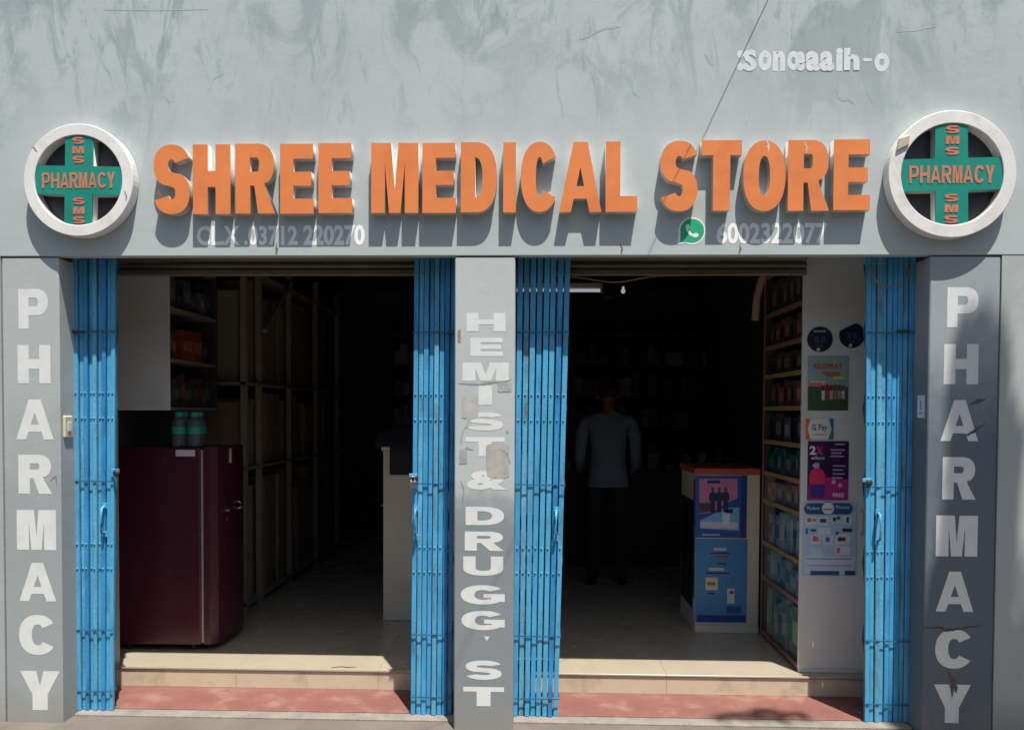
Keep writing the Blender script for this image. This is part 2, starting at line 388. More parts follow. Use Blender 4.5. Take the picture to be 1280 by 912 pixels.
XL, XLI = -2.372, -2.66                      # left pillar: inner edge, outer edge
XC0, XC1 = -.405, -.112                      # middle pillar
XR, XRO = 1.874, 2.205                       # right pillar
ZT = 2.309                                   # underside of the fascia
YB = 5.6                                     # back of the shop
shop = empty('shop_building', (0, 0, GZ), 'grey painted concrete shop front with two doorways and three lettered pillars', 'shop')
fas = B().box(-5.5, 5.5, 0, .055, ZT, 5.6, .003).put('fascia_wall', MT['fascia'], shop)
B().box(-5.5, XLI-.003, 0, .3, GZ-.1, ZT-.004).put('wall', MT['wall_l'], shop, label='plain grey wall left of the left pillar')
B().box(XRO+.003, 5.5, 0, .3, GZ-.1, ZT-.004).put('wall', MT['wall_r'], shop, label='plain pale grey wall right of the right pillar')
pl = B().box(XLI, XL, .004, .56, GZ-.1, ZT-.006, .005).put('pillar', MT['pil_l'], shop, label='left grey pillar lettered PHARMACY in bright sun')
pc = B().box(XC0, XC1, .004, .30, GZ-.1, ZT-.006, .005).put('pillar', MT['pil_c'], shop, label='narrow middle pillar with peeled patches, lettered HEMIST & DRUGG ST')
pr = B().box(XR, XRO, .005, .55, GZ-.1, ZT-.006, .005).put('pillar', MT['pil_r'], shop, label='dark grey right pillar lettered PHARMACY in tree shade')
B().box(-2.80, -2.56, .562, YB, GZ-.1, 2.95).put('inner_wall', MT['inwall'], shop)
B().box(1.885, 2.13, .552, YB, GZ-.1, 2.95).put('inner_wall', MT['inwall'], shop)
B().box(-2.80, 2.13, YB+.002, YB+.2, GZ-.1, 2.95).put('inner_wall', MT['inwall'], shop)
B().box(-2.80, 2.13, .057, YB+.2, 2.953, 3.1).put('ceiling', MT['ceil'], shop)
# steps
YR = .50                                      # riser
st = B().box(XL+.002, XR-.002, .175, YR+.02, GZ-.1, 0.0, .004).put('step', MT['red'], kind='structure')
B().box(XL+.002, XR-.002, .095, .173, GZ-.1, -.005, .006).put('threshold_strip', MT['cement'], kind='structure')
fl = B().box(-2.555, 1.883, YR+.012, YB, GZ-.05, .100).put('floor', MT['grout'], kind='structure')
x = -2.555; k = 0
tx = [-2.555, -1.68, -.88, -.08, .72, 1.52, 1.883]
for i in range(len(tx)-1):
    B().box(tx[i]+.0006, tx[i+1]-.0006, YR, YR+.0115, 0.001, .096, .0006).put('riser_tile', MT['tile_r'], fl)
    for j in range(9):
        y0 = YR-.008 + j*.8; y1 = min(y0+.8, YB)
        if y0 < YB-.05: B().box(tx[i]+.0005, tx[i+1]-.0005, y0+.0005, y1-.0005, .1005, .110, .0006).put('floor_tile', MT['tile'], fl)

# painted letters on pillars
def painted(seq, parent, Y, v, h, m='white'):
    for ch, x0, x1, y0, y1 in seq:
        a = P(x0, (y0+y1)/2, Y).x; b = P(x1, (y0+y1)/2, Y).x
        zt = P((x0+x1)/2, y0, Y).z; zb = P((x0+x1)/2, y1, Y).z
        link('painted_letter', glyph_sheet(ch, a, b, zb, zt, Y, v, h), MT[m], parent)
painted([('P', 23, 60, 361, 411), ('H', 22, 63, 431, 479), ('A', 20, 67, 499, 549), ('R', 23, 65, 568, 617), ('M', 21, 70, 637, 687),
         ('A', 24, 70, 703, 751), ('C', 24, 67, 768, 818), ('Y', 25, 75, 838, 887)], pl, .0032, .34, .24)
painted([('P', 1184, 1223, 359, 409), ('H', 1180, 1223, 430, 480), ('A', 1176, 1223, 500, 551), ('R', 1178, 1220, 571, 624), ('M', 1170, 1222, 644, 695),
         ('A', 1170, 1217, 714, 764), ('C', 1169, 1213, 786, 835), ('Y', 1167, 1213, 855, 903)], pr, .0042, .34, .24)
painted([('H', 583, 632, 391, 414), ('E', 588, 629, 422, 445), ('M', 578, 636, 453, 476), ('I', 598, 615, 482, 506), ('S', 583, 629, 515, 538),
         ('T', 582, 631, 546, 570), ('&', 583, 635, 588, 612), ('D', 582, 630, 633, 656), ('R', 581, 630, 664, 688), ('U', 579, 629, 695, 719),
         ('G', 576, 631, 731, 755), ('G', 577, 631, 763, 787), ('S', 582, 627, 825, 849), ('T', 579, 630, 858, 882)], pc, .0032, .31, .25)
a, b = P(605, 795, .001), P(612, 801, .001)
sheet('painted_apostrophe', [(a.x, a.z), (b.x, a.z), ((a.x+b.x)/2, b.z)], .0032, MT['white'], pc)
# torn remains of paper on the middle pillar
def scrap(px0, px1, py0, py1, col, seed):
    rg = random.Random(seed); pts = []
    for i in range(26):
        a_ = 2*math.pi*i/26; c_, s_ = math.cos(a_), math.sin(a_); q = max(abs(c_), abs(s_))
        j = 1-rg.random()*.10
        p = P((px0+px1)/2+(px1-px0)/2*c_/q*j, (py0+py1)/2-(py1-py0)/2*s_/q*j, .0025); pts.append((p.x, p.z))
    sheet('paper_scrap', pts, .0026, cmat(col, .9, .2), pc)
scrap(577, 598, 494, 524, (.42, .42, .405), 1); scrap(607, 637, 553, 598, (.40, .385, .36), 2); scrap(572, 576, 412, 428, (.25, .2, .16), 3)
scrap(633, 636, 537, 541, (.45, .30, .2), 4); scrap(574, 584, 560, 580, (.35, .36, .36), 5); scrap(622, 640, 477, 490, (.37, .39, .39), 9)

# faded print above the sign and the telephone numbers
def print_text(body, px0, px1, py0, py1, Y, off=.02, m='faded', parent=None, name='painted_number'):
    a = P(px0, (py0+py1)/2, Y); b = P(px1, (py0+py1)/2, Y); t = P((px0+px1)/2, py0, Y); q = P((px0+px1)/2, py1, Y)
    return link(name, fit(text_mesh(body, off), a.x, b.x, q.z, t.z, Y), MT[m], parent)
for ch, x0, x1, y0, y1 in ((':', 922, 928, 63, 89), ('S', 930, 944, 62, 89), ('o', 949, 963, 63, 89), ('n', 967, 980, 64, 89), ('c', 985, 995, 64, 88), ('e', 995, 1005, 64, 89), ('a', 1008, 1024, 64, 89), ('a', 1026, 1041, 64, 89), ('i', 1046, 1052, 60, 89), ('h', 1056, 1073, 60, 88), ('-', 1080, 1088, 73, 77), ('o', 1094, 1110, 66, 90)):
    print_text(ch, x0-1, x1+1.5, y0, y1, -.0008-(.0006 if ch in 'eahS' else 0)-(.0005 if x0 in (1026, 1056) else 0), .05, m='faded2', parent=fas, name='painted_letter')
print_text('CL.X .03712', 246, 372, 282, 307, -.0008, .032, parent=fas)
print_text('220270', 379, 456, 281, 307, -.0008, .038, parent=fas)
print_text('6002322077', 896, 1034, 278, 305, -.0008, .032, parent=fas)
c = P(865, 288.5, -.003); r = .0655
lg = sheet('messaging_logo', disc(c.x, c.z, r, 40), -.0008, cmat((.78, .80, .78)), fas)
sheet('logo_tail', [(c.x-.070, c.z-.066), (c.x-.064, c.z-.015), (c.x-.02, c.z-.058)], -.0011, cmat((.78, .80, .78)), lg)
sheet('logo_disc', disc(c.x+.001, c.z+.001, r-.0085, 40), -.0016, cmat((.005, .36, .185)), lg)
sheet('logo_tail', [(c.x-.055, c.z-.054), (c.x-.055, c.z-.012), (c.x-.016, c.z-.051)], -.0019, cmat((.005, .36, .185)), lg)
hp = [(-.030, .024), (-.024, .032), (-.015, .031), (-.009, .016), (-.016, .007), (-.006, -.007), (.008, -.016), (.017, -.009), (.031, -.014), (.033, -.023), (.025, -.030), (.012, -.031), (-.010, -.021), (-.024, -.002), (-.030, .013)]
sheet('handset_mark', [(c.x+x_, c.z+z_) for x_, z_ in hp], -.0024, cmat((.78, .80, .78)), lg)

def crack(pts, wpx, Y, rgb, parent, name='crack', seed=0):
    """thin jagged mark following photo points"""
    rg = random.Random(seed); left = []; right = []; fine = []
    for i in range(len(pts)-1):
        for k in range(4): t = k/4; fine.append((pts[i][0]*(1-t)+pts[i+1][0]*t+rg.uniform(-1, 1)*min(wpx, 2.2)*.4, pts[i][1]*(1-t)+pts[i+1][1]*t+rg.uniform(-1, 1)*min(wpx, 2.2)*.4))
    fine.append(pts[-1]); n_ = len(fine)
    for i, (x_, y_) in enumerate(fine):
        a_, b_ = fine[max(i-1, 0)], fine[min(i+1, n_-1)]; dx_, dy_ = b_[0]-a_[0], b_[1]-a_[1]; l_ = math.hypot(dx_, dy_) or 1
        hw = wpx/2*math.sin(math.pi*(i+.35)/(n_-.3))*rg.uniform(.65, 1.15); ox, oy = -dy_/l_*hw, dx_/l_*hw
        p_ = P(x_+ox, y_+oy, Y); q_ = P(x_-ox, y_-oy, Y); left.append((p_.x, Y, p_.z)); right.append((q_.x, Y, q_.z))
    me = bpy.data.meshes.new(name); me.from_pydata(left+right, [], [(i, i+1, n_+i+1, n_+i) for i in range(n_-1)])
    link(name, me, cmat(rgb, .9, .2), parent)
SM = (.375, .43, .44)
for k, (pp, w_) in enumerate((([(110, 40), (118, 52), (124, 70), (138, 95), (143, 118)], 3), ([(254, 46), (262, 66), (268, 88)], 2.4), ([(448, 58), (452, 80), (458, 104)], 4), ([(511, 48), (518, 68), (526, 92)], 3.4),
        ([(596, 8), (603, 30), (600, 52)], 3.6), ([(205, 118), (212, 128)], 3), ([(258, 122), (266, 98), (280, 92)], 2), ([(372, 80), (366, 130), (360, 165)], 1.6), ([(418, 85), (408, 150)], 1.8), ([(695, 88), (704, 148)], 2.6),
        ([(786, 95), (792, 115), (798, 122)], 5), ([(725, 50), (755, 36), (776, 34)], 2.4), ([(880, 68), (892, 82)], 5), ([(1044, 112), (1052, 126), (1062, 124), (1068, 132)], 4), ([(1085, 114), (1091, 130)], 4), ([(992, 30), (990, 48)], 4), ([(130, 13), (260, 12)], 1.8), ([(932, 138), (933, 158)], 3), ([(840, 95), (838, 120)], 3.5), ([(1120, 40), (1170, 34)], 3))):
    crack(pp, min(w_*1.4, 3.6), -.0006, SM, fas, 'paint_run', k)
crack([(1148, 786), (1172, 783), (1186, 788), (1206, 784), (1232, 780)], 3.2, .0040, (.05, .06, .07), pr, seed=31)
crack([(1184, 836), (1189, 846), (1193, 856), (1196, 866)], 9, .0038, (.115, .09, .082), pr, 'brown_stain', 32)
crack([(1205, 545), (1215, 540), (1232, 528)], 4, .0040, (.08, .095, .11), pr, seed=33); crack([(1210, 505), (1222, 502), (1232, 498)], 5, .0040, (.09, .105, .12), pr, seed=34)
crack([(62, 600), (70, 594), (71, 612)], 1.6, .0030, (.17, .19, .2), pl, seed=35); crack([(572, 478), (600, 480), (640, 474)], 3.2, .0030, (.27, .29, .3), pc, seed=36)
crack([(577, 566), (583, 560), (592, 562)], 3, .0030, (.27, .28, .29), pc, seed=37); crack([(575, 600), (580, 612), (577, 640)], 2, .0030, (.26, .28, .29), pc, seed=38); crack([(622, 560), (634, 566), (638, 580)], 3, .0024, (.30, .29, .28), pc, seed=39)
crack([(590, 522), (578, 540), (576, 556)], 2.4, .0030, (.33, .34, .34), pc, seed=40)
for k, px in enumerate((345, 776, 924)): crack([(px, 304), (px+1, 312), (px, 319)], 2.6, -.0006, (.14, .13, .13), fas, 'drip_stain', 50+k)

# ================================================================== raised sign letters
WORDS = [('SHREE', [('S', 192, 237), ('H', 241, 288), ('R', 294, 344), ('E', 350, 392), ('E', 398, 440)]),
         ('MEDICAL', [('M', 464, 523), ('E', 528, 570), ('D', 576, 621), ('I', 629, 645), ('C', 651, 698), ('A', 699, 752), ('L', 757, 797)]),
         ('STORE', [('S', 826, 872), ('T', 877, 927), ('O', 929, 982), ('R', 985, 1037), ('E', 1042, 1088)])]
ORD = ['first', 'second', 'third', 'fourth', 'fifth', 'sixth', 'seventh']
YF = -.052
for word, seq in WORDS:
    for n_, (ch, p0, p1) in enumerate(seq):
        top = 180.5-(p0-192)/896*6.5; bot = 267.5-(p0-192)/896*5
        x0, x1 = P(p0, 224, YF).x, P(p1, 224, YF).x; z0, z1 = P((p0+p1)/2, bot, YF).z, P((p0+p1)/2, top, YF).z
        jz = random.uniform(-.002, .002); z0 += jz; z1 += jz
        wd, ht = x1-x0, z1-z0; stem = .073/wd; g = glyph(ch, min(stem, .40), .215)
        lab = 'orange raised letter %s, %s letter of the word %s' % (ch, ORD[n_], word)
        e = empty('sign_letter', ((x0+x1)/2, 0, z0), lab, 'sign letter', 'raised orange letters of the shop sign')
        sc = [[(u*wd, v_*ht) for u, v_ in pl_] for pl_ in g]
        me = outline_mesh(sc, .003, .0)
        for v in me.vertices: v.co = Vector((x0+v.co.x, YF+.003-v.co.z, z0+v.co.y))
        link('face_panel', me, MT['orange'], e)
        if word == 'STORE' and n_ == 2: crack([(958, 174), (961, 181), (960, 190)], 3, YF-.0008, (.62, .50, .44), e, 'chip', 61)
        if word == 'STORE' and n_ == 3: crack([(1004, 178), (1009, 183), (1008, 192)], 3, YF-.0008, (.62, .50, .44), e, 'chip', 62)
        if word == 'SHREE' and n_ == 0: crack([(196, 238), (201, 243), (199, 247)], 3, YF-.0008, (.30, .10, .05), e, 'chip', 63)
        cxm, czm = wd/2, ht/2
        me = outline_mesh([[(cxm+(u-cxm)*.992, czm+(v_-czm)*.994) for u, v_ in q] for q in sc], .022, .0)
        for v in me.vertices: v.co = Vector((x0+v.co.x, YF+.029-v.co.z, z0+v.co.y))
        link('side_return', me, MT['ret'], e)

# ================================================================== round pharmacy signs
def round_sign(px, py, rpx, label, flip):
    Yf = -.062
    c = P(px, py, Yf); r = rpx*(3.9+Yf)/F*(1.0 if flip < 0 else 1.0); ri = r*.80
    e = empty('pharmacy_sign', (c.x, 0, c.z-r), label, 'sign', 'round pharmacy signs')
    B().lathe((c.x, 0, c.z), [(ri, Yf+.002), (ri+.003, Yf), (r-.003, Yf), (r, Yf+.003), (r, -.004), (ri, -.004), (ri, Yf+.002)], 64, 'y').put('ring', MT['ring'], e, smooth=False)
    B().lathe((c.x, 0, c.z), [(0, -.006), (ri+.002, -.006), (ri+.002, -.003), (0, -.003)], 48, 'y').put('back_plate', MT['dkmetal'], e)
    a, bb = ri*.985, r*.255
    pts = [(-bb, -a), (bb, -a), (bb, -bb), (a, -bb), (a, bb), (bb, bb), (bb, a), (-bb, a), (-bb, bb), (-a, bb), (-a, -bb), (-bb, -bb)]
    tw = math.radians(1.2*flip)
    pts = [(x_*math.cos(tw)-z_*math.sin(tw), x_*math.sin(tw)+z_*math.cos(tw)) for x_, z_ in pts]
    Yc = Yf+.006
    me = outline_mesh([pts], .003)
    for v in me.vertices: v.co = Vector((c.x+v.co.x, Yc+.003-v.co.z, c.z+v.co.y))
    cr = link('cross', me, MT['green'], e)
    me = outline_mesh([[(x_*.99, z_*.99) for x_, z_ in pts]], .022)
    for v in me.vertices: v.co = Vector((c.x+v.co.x, Yc+.030-v.co.z, c.z+v.co.y))
    link('cross_edge', me, MT['ret'], e)
    word = 'PHARMACY'; wx = a*1.72/8
    for i, ch in enumerate(word):
        x0 = c.x-a*.86+i*wx
        link('letter', glyph_sheet(ch, x0+wx*.06, x0+wx*.94, c.z-bb*.55, c.z+bb*.55, Yc-.002, .27, .17), MT['salmon'], cr)
    for sgn in (1, -1):
        for i, ch in enumerate('SMS'):
            zc = c.z + sgn*(bb+a)/2*1.03 + (1-i)*a*.215
            link('letter', glyph_sheet(ch, c.x-bb*.42, c.x+bb*.42, zc-a*.078, zc+a*.078, Yc-.002, .30, .24), MT['salmon'], cr)
    return e, c, r, ri
sg, c, r, ri = round_sign(97.5, 225, 70.5, 'round white ringed sign with green cross above the left pillar', -1)
crack([(39, 182), (44, 186), (46, 190)], 2.2, -.0628, (.16, .15, .15), sg, 'crack', 71); crack([(155, 238), (158, 246), (157, 252)], 2.4, -.0628, (.25, .24, .24), sg, 'chip', 72)
sg, c, r, ri = round_sign(1190.5, 217.5, 77, 'round white ringed sign with green cross and broken ring corner above the right pillar', 1)
ang = R(148); q = Vector((c.x+math.cos(ang)*r*.93, 0, c.z+math.sin(ang)*r*.93))
B().hexa([(q.x-.030, -.072, q.z-.040), (q.x+.028, -.072, q.z-.010), (q.x+.028, -.060, q.z-.010), (q.x-.030, -.060, q.z-.040),
          (q.x-.020, -.074, q.z+.018), (q.x+.030, -.074, q.z+.034), (q.x+.030, -.060, q.z+.034), (q.x-.020, -.060, q.z+.018)], .003).put('broken_corner', cmat((.52, .45, .34)), sg)

# ================================================================== folding gates
ROWS_RIV = [493, 525, 685, 716]
ROWS_BAR = [415, 605, 794, 872]
def folding_gate(pt0, pt1, pb0, pb1, Y, n, label, rod_w, handle_px, ybot, gapf, mats):
    x_t0, x_t1 = P(pt0, 335, Y).x, P(pt1, 335, Y).x; x_b0, x_b1 = P(pb0, 895, Y).x, P(pb1, 895, Y).x
    zb = max(P((pb0+pb1)/2, ybot, Y).z, -.004); zt = ZT+.10
    e = empty('folding_gate', ((x_b0+x_b1)/2, Y, zb), label, 'gate', 'blue folding steel gates beside the doorways')
    def X(u, z): 
        s = (z-zb)/(zt-zb); return (x_b0+(x_b1-x_b0)*u)*(1-s)+(x_t0+(x_t1-x_t0)*u)*s
    pit = 1/n; rg = random.Random(int(pt0))
    slats = []
    for i in range(n):
        u0 = i*pit; u1 = u0+pit*(1-gapf); dy = rg.uniform(-.004, .006) + (.010 if i % 2 else 0); dz = rg.uniform(-.006, .006)
        ju = rg.uniform(-.012, .012)*pit*4
        pts = []
        for z in (zb, zt+min(0, dz)):
            jj = ju if z == zb else -ju
            pts += [(X(u0+jj, z), Y+dy, z), (X(u1+jj, z), Y+dy, z), (X(u1+jj, z), Y+dy+.020, z), (X(u0+jj, z), Y+dy+.020, z)]
        B().hexa(pts, .0022).put('slat', rg.choice((mats[0], mats[1], mats[1], MT['blue3'], MT['blue4'])), e); slats.append((u0, u1, dy))
    # steep lattice strips folded behind the slats
    lb = B(); zs = [PZ(y, Y) for y in (330, 415, 509, 605, 700, 794, 872)]
    for i in range(n-1):
        for j in range(len(zs)-1):
            za, zc_ = zs[j], zs[j+1]
            for (ua, uc) in ((slats[i][0], slats[i+1][1]), (slats[i+1][1], slats[i][0])):
                p0, p1 = X(ua, za), X(uc, zc_); hw = .005
                lb.hexa([(p1-hw, Y+.028, zc_), (p1+hw, Y+.028, zc_), (p1+hw, Y+.031, zc_), (p1-hw, Y+.031, zc_), (p0-hw, Y+.028, za), (p0+hw, Y+.028, za), (p0+hw, Y+.031, za), (p0-hw, Y+.031, za)])
    lb.put('lattice', MT['blued'], e)
    for y in ROWS_RIV:
        z = PZ(y, Y); rv = B()
        for (u0, u1, dy) in slats:
            rv.lathe((X((u0+u1)/2, z), Y+dy-.0045, z), [(0, -.002), (.0035, -.001), (.005, .002), (.005, .006), (0, .006)], 8, 'y')
        rv.put('rivet_row', MT['blue2'], e)
        box('cross_bar', (X(.02, z), X(.98, z), Y+.034, Y+.038, z-.008, z+.008), MT['blued'], e)
    for y in ROWS_BAR:
        z = PZ(y, Y); sg_ = rg.uniform(-.003, .003)
        B().hexa([(X(.0, z), Y-.0065, z-.003), (X(1, z), Y-.0065, z-.003+sg_), (X(1, z), Y-.0035, z-.003+sg_), (X(.0, z), Y-.0035, z-.003),
                  (X(.0, z), Y-.0065, z+.003), (X(1, z), Y-.0065, z+.003+sg_), (X(1, z), Y-.0035, z+.003+sg_), (X(.0, z), Y-.0035, z+.003)]).put('cross_bar', MT['blued'], e)
        rv = B()
        for (u0, u1, dy) in slats[::1]:
            rv.lathe((X((u0+u1)/2, z), Y-.0085, z), [(0, -.001), (.003, 0), (.004, .002), (.004, .004), (0, .004)], 6, 'y')
        rv.put('rivet_row', MT['blued'], e)
    # pull handle
    hx = P(handle_px, 655, Y).x; z0, z1 = PZ(672, Y), PZ(636, Y)
    B().tube([(hx, Y+.002, z0), (hx, Y-.028, z0+.012), (hx, Y-.034, z0+.03), (hx, Y-.034, z1-.03), (hx, Y-.028, z1-.012), (hx, Y+.002, z1)], .0065, 8).put('handle', mats[1], e, smooth=True)
    for z in (z0, z1): box('handle_plate', (hx-.012, hx+.012, Y-.004, Y+.002, z-.014, z+.014), MT['blue2'], e, .001)
    # top and bottom guide shoes
    box('bottom_shoe', (X(.03, zb)+.004, X(.97, zb)-.004, Y+.032, Y+.040, zb+.002, zb+.03), MT['blued'], e)
    return e, X, zb
gb, gw = MT['blue'], MT['blue2']
G1 = folding_gate(91, 145, 97, 141, .135, 9, 'blue folding gate beside the left pillar, left of the maroon fridge', 1, 131, 899, .13, (gb, gw))
G2 = folding_gate(518, 570, 513, 565, .150, 8, 'blue folding gate on the left side of the middle pillar', 1, 520, 903, .14, (gb, gb))
G3 = folding_gate(647, 715, 641, 699, .150, 8, 'blue folding gate right of the middle pillar, fanned wider at its top', 1, 695, 906, .20, (gb, gw))
G4 = folding_gate(1083, 1145, 1081, 1136, .155, 9, 'blue folding gate beside the right pillar and the white cabinet', 1, 1097, 911, .13, (gb, gw))
# hasps and padlocks
def hasp(G, px, py, Y, lock):
    p = P(px, py, Y)
    B().box(p.x-.022, p.x+.022, Y-.010, Y-.004, p.z-.010, p.z+.010, .002).put('hasp', MT['blue2'], G[0])
    B().lathe((p.x+.008, Y-.014, p.z-.012), [(0, -.006), (.014, -.005), (.018, 0), (.014, .006), (0, .006)], 14, 'y').put('hasp_eye', MT['dkmetal'], G[0], True)
    if lock:
        B().box(p.x-.016, p.x+.016, Y-.028, Y-.010, p.z-.062, p.z-.026, .004, 2).put('padlock', MT['chrome'], G[0])
        B().tube([(p.x-.010, Y-.019, p.z-.028)]+[(p.x+.010*math.cos(t), Y-.019, p.z-.014+.012*math.sin(t)) for t in [math.pi*(1-k/8) for k in range(9)]]+[(p.x+.010, Y-.019, p.z-.028)], .0028, 6).put('shackle', MT['chrome'], G[0], True)
hasp(G1, 145, 588, .13, False); hasp(G2, 517, 594, .145, True); hasp(G4, 1083, 600, .15, False)
for G, px, py, Y in ((G1, 98, 415, .13), (G2, 566, 416, .14), (G4, 1128, 414, .15)):
    p = P(px, py, Y); B().tube([(p.x-.03, Y-.01, p.z), (p.x+.03, Y-.01, p.z)], .007, 8).put('stay_bolt', MT['dkmetal'], G[0])
p = P(1112, 332, .15)
B().tube([(p.x+.10*math.cos(t), .148+.004*math.sin(3*t), p.z-.02+.10*math.sin(t)) for t in [R(-200+k*12) for k in range(21)]], .003, 6).put('wire_loop', MT['cable'], None, True, label='thin dark wire looped over the top of the right-hand gate', category='wire') if False else None
wl = B().tube([(p.x+.095*math.cos(t), .138+.004*math.sin(3*t), p.z-.015+.095*math.sin(t)) for t in [R(-190+k*10.5) for k in range(20)]], .003, 6).put('wire_loop', MT['ycable'], None, True)
setp(wl, 'thin wire looped over the top of the right-hand gate', 'wire')

# things on the pillar sides
p0 = P(74, 521, .07); Ys = .065
bx = empty('switch_box', (XL, Ys, P(80, 546, Ys).z), 'small cream switch box on the inner side of the left pillar', 'switch')
zc = P(80, 533, Ys).z
box('case', (XL-.004, XL+.010, Ys-.036, Ys+.036, zc-.055, zc+.055), cmat((.62, .55, .38)), bx, .005)
box('rocker', (XL+.0105, XL+.014, Ys-.016, Ys+.016, zc-.024, zc+.024), cmat((.70, .68, .62)), bx, .002)
zc = P(1152, 508, .06).z
nb = empty('notice_sticker', (XR, .07, zc-.055), 'small pale sticker with an arrow on the inner side of the right pillar', 'sticker')
box('sheet', (XR-.003, XR+.002, .035, .105, zc-.055, zc+.055), cmat((.62, .66, .72)), nb)
box('printed_arrow', (XR-.0042, XR-.0032, .067, .073, zc-.015, zc+.03), cmat((.1, .12, .2)), nb)
box('printed_line', (XR-.0042, XR-.0032, .053, .087, zc-.034, zc-.030), cmat((.1, .12, .2)), nb)

# ================================================================== rolling shutters behind the fascia
def roll_shutter(x0, x1, label):
    Ysh = .50
    e = empty('rolling_shutter', ((x0+x1)/2, Ysh, ZT-.01), label, 'shutter', 'rolled up shutters')
    for i in range(6):
        z0 = ZT+.022+i*.042
        n = 6; bmm = bmesh.new(); prev = None
        for k in range(n+1):
            t = k/n; y = Ysh-.016*math.sin(math.pi*t); z = z0+.040*t
            cur = (bmm.verts.new((x0, y, z)), bmm.verts.new((x1, y, z)))
            if prev: bmm.faces.new((prev[0], prev[1], cur[1], cur[0]))
            prev = cur
        me = bpy.data.meshes.new('slat'); bmm.to_mesh(me); bmm.free()
        link('slat', me, MT['shutter'], e, True)
    box('bottom_rail', (x0, x1, Ysh-.02, Ysh+.02, ZT-.012, ZT+.019), MT['shutter'], e, .004)
    B().lathe(((x0+x1)/2, Ysh+.17, ZT+.36), [(0, 0)], 4) if False else None
    B().tube([(x0, Ysh+.17, ZT+.34), (x1, Ysh+.17, ZT+.34)], .15, 20).put('drum', MT['shutter'], e, True)
    return e
roll_shutter(-2.36, -.55, 'brown ribbed rolling shutter drawn up over the left doorway')
roll_shutter(.05, 1.45, 'greyish ribbed rolling shutter drawn up over the right doorway')
# sagging cable under the right shutter
pts = []
for k in range(25):
    t = k/24; xx = .15+1.2*t; sag = .035*math.exp(-((t-.22)/.13)**2)
    pts.append((xx, .46, ZT-.022-sag+.012*t))
o = B().tube(pts, .004, 6).put('sagging_cable', MT['ycable'], None, True); setp(o, 'thin yellowed cable sagging below the right-hand rolled shutter', 'cable')
o = B().tube([P(972, 322, .62), P(958, 335, .66), P(951, 352, .7), P(946, 372, .75), P(944, 400, .78)], .022, 10).put('conduit_pipe', MT['carton'], None, True)
setp(o, 'dull conduit pipe bending down beside the shelf cabinet top', 'pipe')

NTH = ['first', 'second', 'third', 'fourth', 'fifth', 'sixth', 'seventh', 'eighth', 'ninth', 'tenth', 'eleventh', 'twelfth', 'thirteenth', 'fourteenth', 'fifteenth', 'sixteenth', 'seventeenth', 'eighteenth']
def cname(c):
    r, g, b = c; m_, n_ = max(c), min(c)
    sh = 'dark ' if m_ < .07 else ('pale ' if n_ > .17 else '')
    if m_-n_ < .25*m_: return sh+'grey'
    if r == m_: return sh+('brown' if r < .15 and g > b else 'red' if g < .3*r else 'pink' if b > .75*g else 'orange')
    if g == m_: return sh+('teal' if b > .6*g else 'green')
    return sh+'blue'
# ================================================================== fridge with water bottles
FY0, FY1 = .80, 1.30; FX0, FXG, FXD = -2.52, -1.992, -1.91; FZ = 1.33
fr = empty('fridge', (-2.2, FY0, .11), 'maroon single-door fridge standing sideways in the left doorway', 'fridge')
B().box(FX0, FXG-.012, FY0, FY1, .145, FZ, .012, 3).put('body', MT['maroon'], fr)
B().box(FXG-.012, FXG+.001, FY0+.006, FY1-.006, .16, FZ-.012).put('door_gasket', MT['gasket'], fr)
# door: bulging front with rounded edges
bmm = bmesh.new(); prof = []
for k in range(13):
    t = k/12; y = FY0+.003+(FY1-FY0-.006)*t
    bul = math.sin(math.pi*t)**.45
    prof.append((FXG+.001+.050+.042*bul, y))
ring = [(FXG+.001, FY0+.003), (FXG+.040, FY0+.003)]+prof[1:-1]+[(FXG+.040, FY1-.003), (FXG+.001, FY1-.003)]
lo = [bmm.verts.new((x_, y_, .15)) for x_, y_ in ring]; hi = [bmm.verts.new((x_, y_, FZ+.004)) for x_, y_ in ring]
for i in range(len(ring)): bmm.faces.new((lo[i], lo[(i+1) % len(ring)], hi[(i+1) % len(ring)], hi[i]))
bmm.faces.new(hi); bmm.faces.new(lo[::-1]); bmesh.ops.recalc_face_normals(bmm, faces=bmm.faces[:])
me = bpy.data.meshes.new('door'); bmm.to_mesh(me); bmm.free(); dr = link('door', me, MT['maroon'], fr)
dx = FXG+.088
B().tube([(dx-.005, 1.10, .98), (dx+.03, 1.10, .975), (dx+.034, 1.10, .94), (dx-.005, 1.10, .93)], .007, 8).put('handle', MT['chrome'], dr, True)
B().box(dx-.01, dx+.02, .93, .99, .935, .950, .002).put('latch', MT['chrome'], dr)
B().box(dx-.012, dx+.012, .98, 1.0, 1.23, 1.32, .002).put('badge', cmat((.45, .42, .36)), dr)
for yy in (.95, 1.02, 1.08): B().lathe((dx-.006, yy, .885), [(0, -.012), (.008, -.012), (.008, .012), (0, .012)], 8).put('keyhole', MT['chrome'], dr)
for fx in (FX0+.05, FXG-.08):
    for fy in (FY0+.05, FY1-.05): B().lathe((fx, fy, .11), [(.018, 0), (.02, .01), (.016, .04)], 10).put('foot', MT['black'], fr)
o = B().box(PX(219, .79, 566), PX(243, .79, 566), FY0-.004, FY0-.0015, PZ(570, .8, 230), PZ(562, .8, 230)).put('price_sticker', MT['paper'], fr)
bc = [(224, .87), (243.5, .875), (231, .97), (249, .975)]
blab = ['front-left', 'front-right', 'back-left', 'back-right']
BR = .036; BH = .215
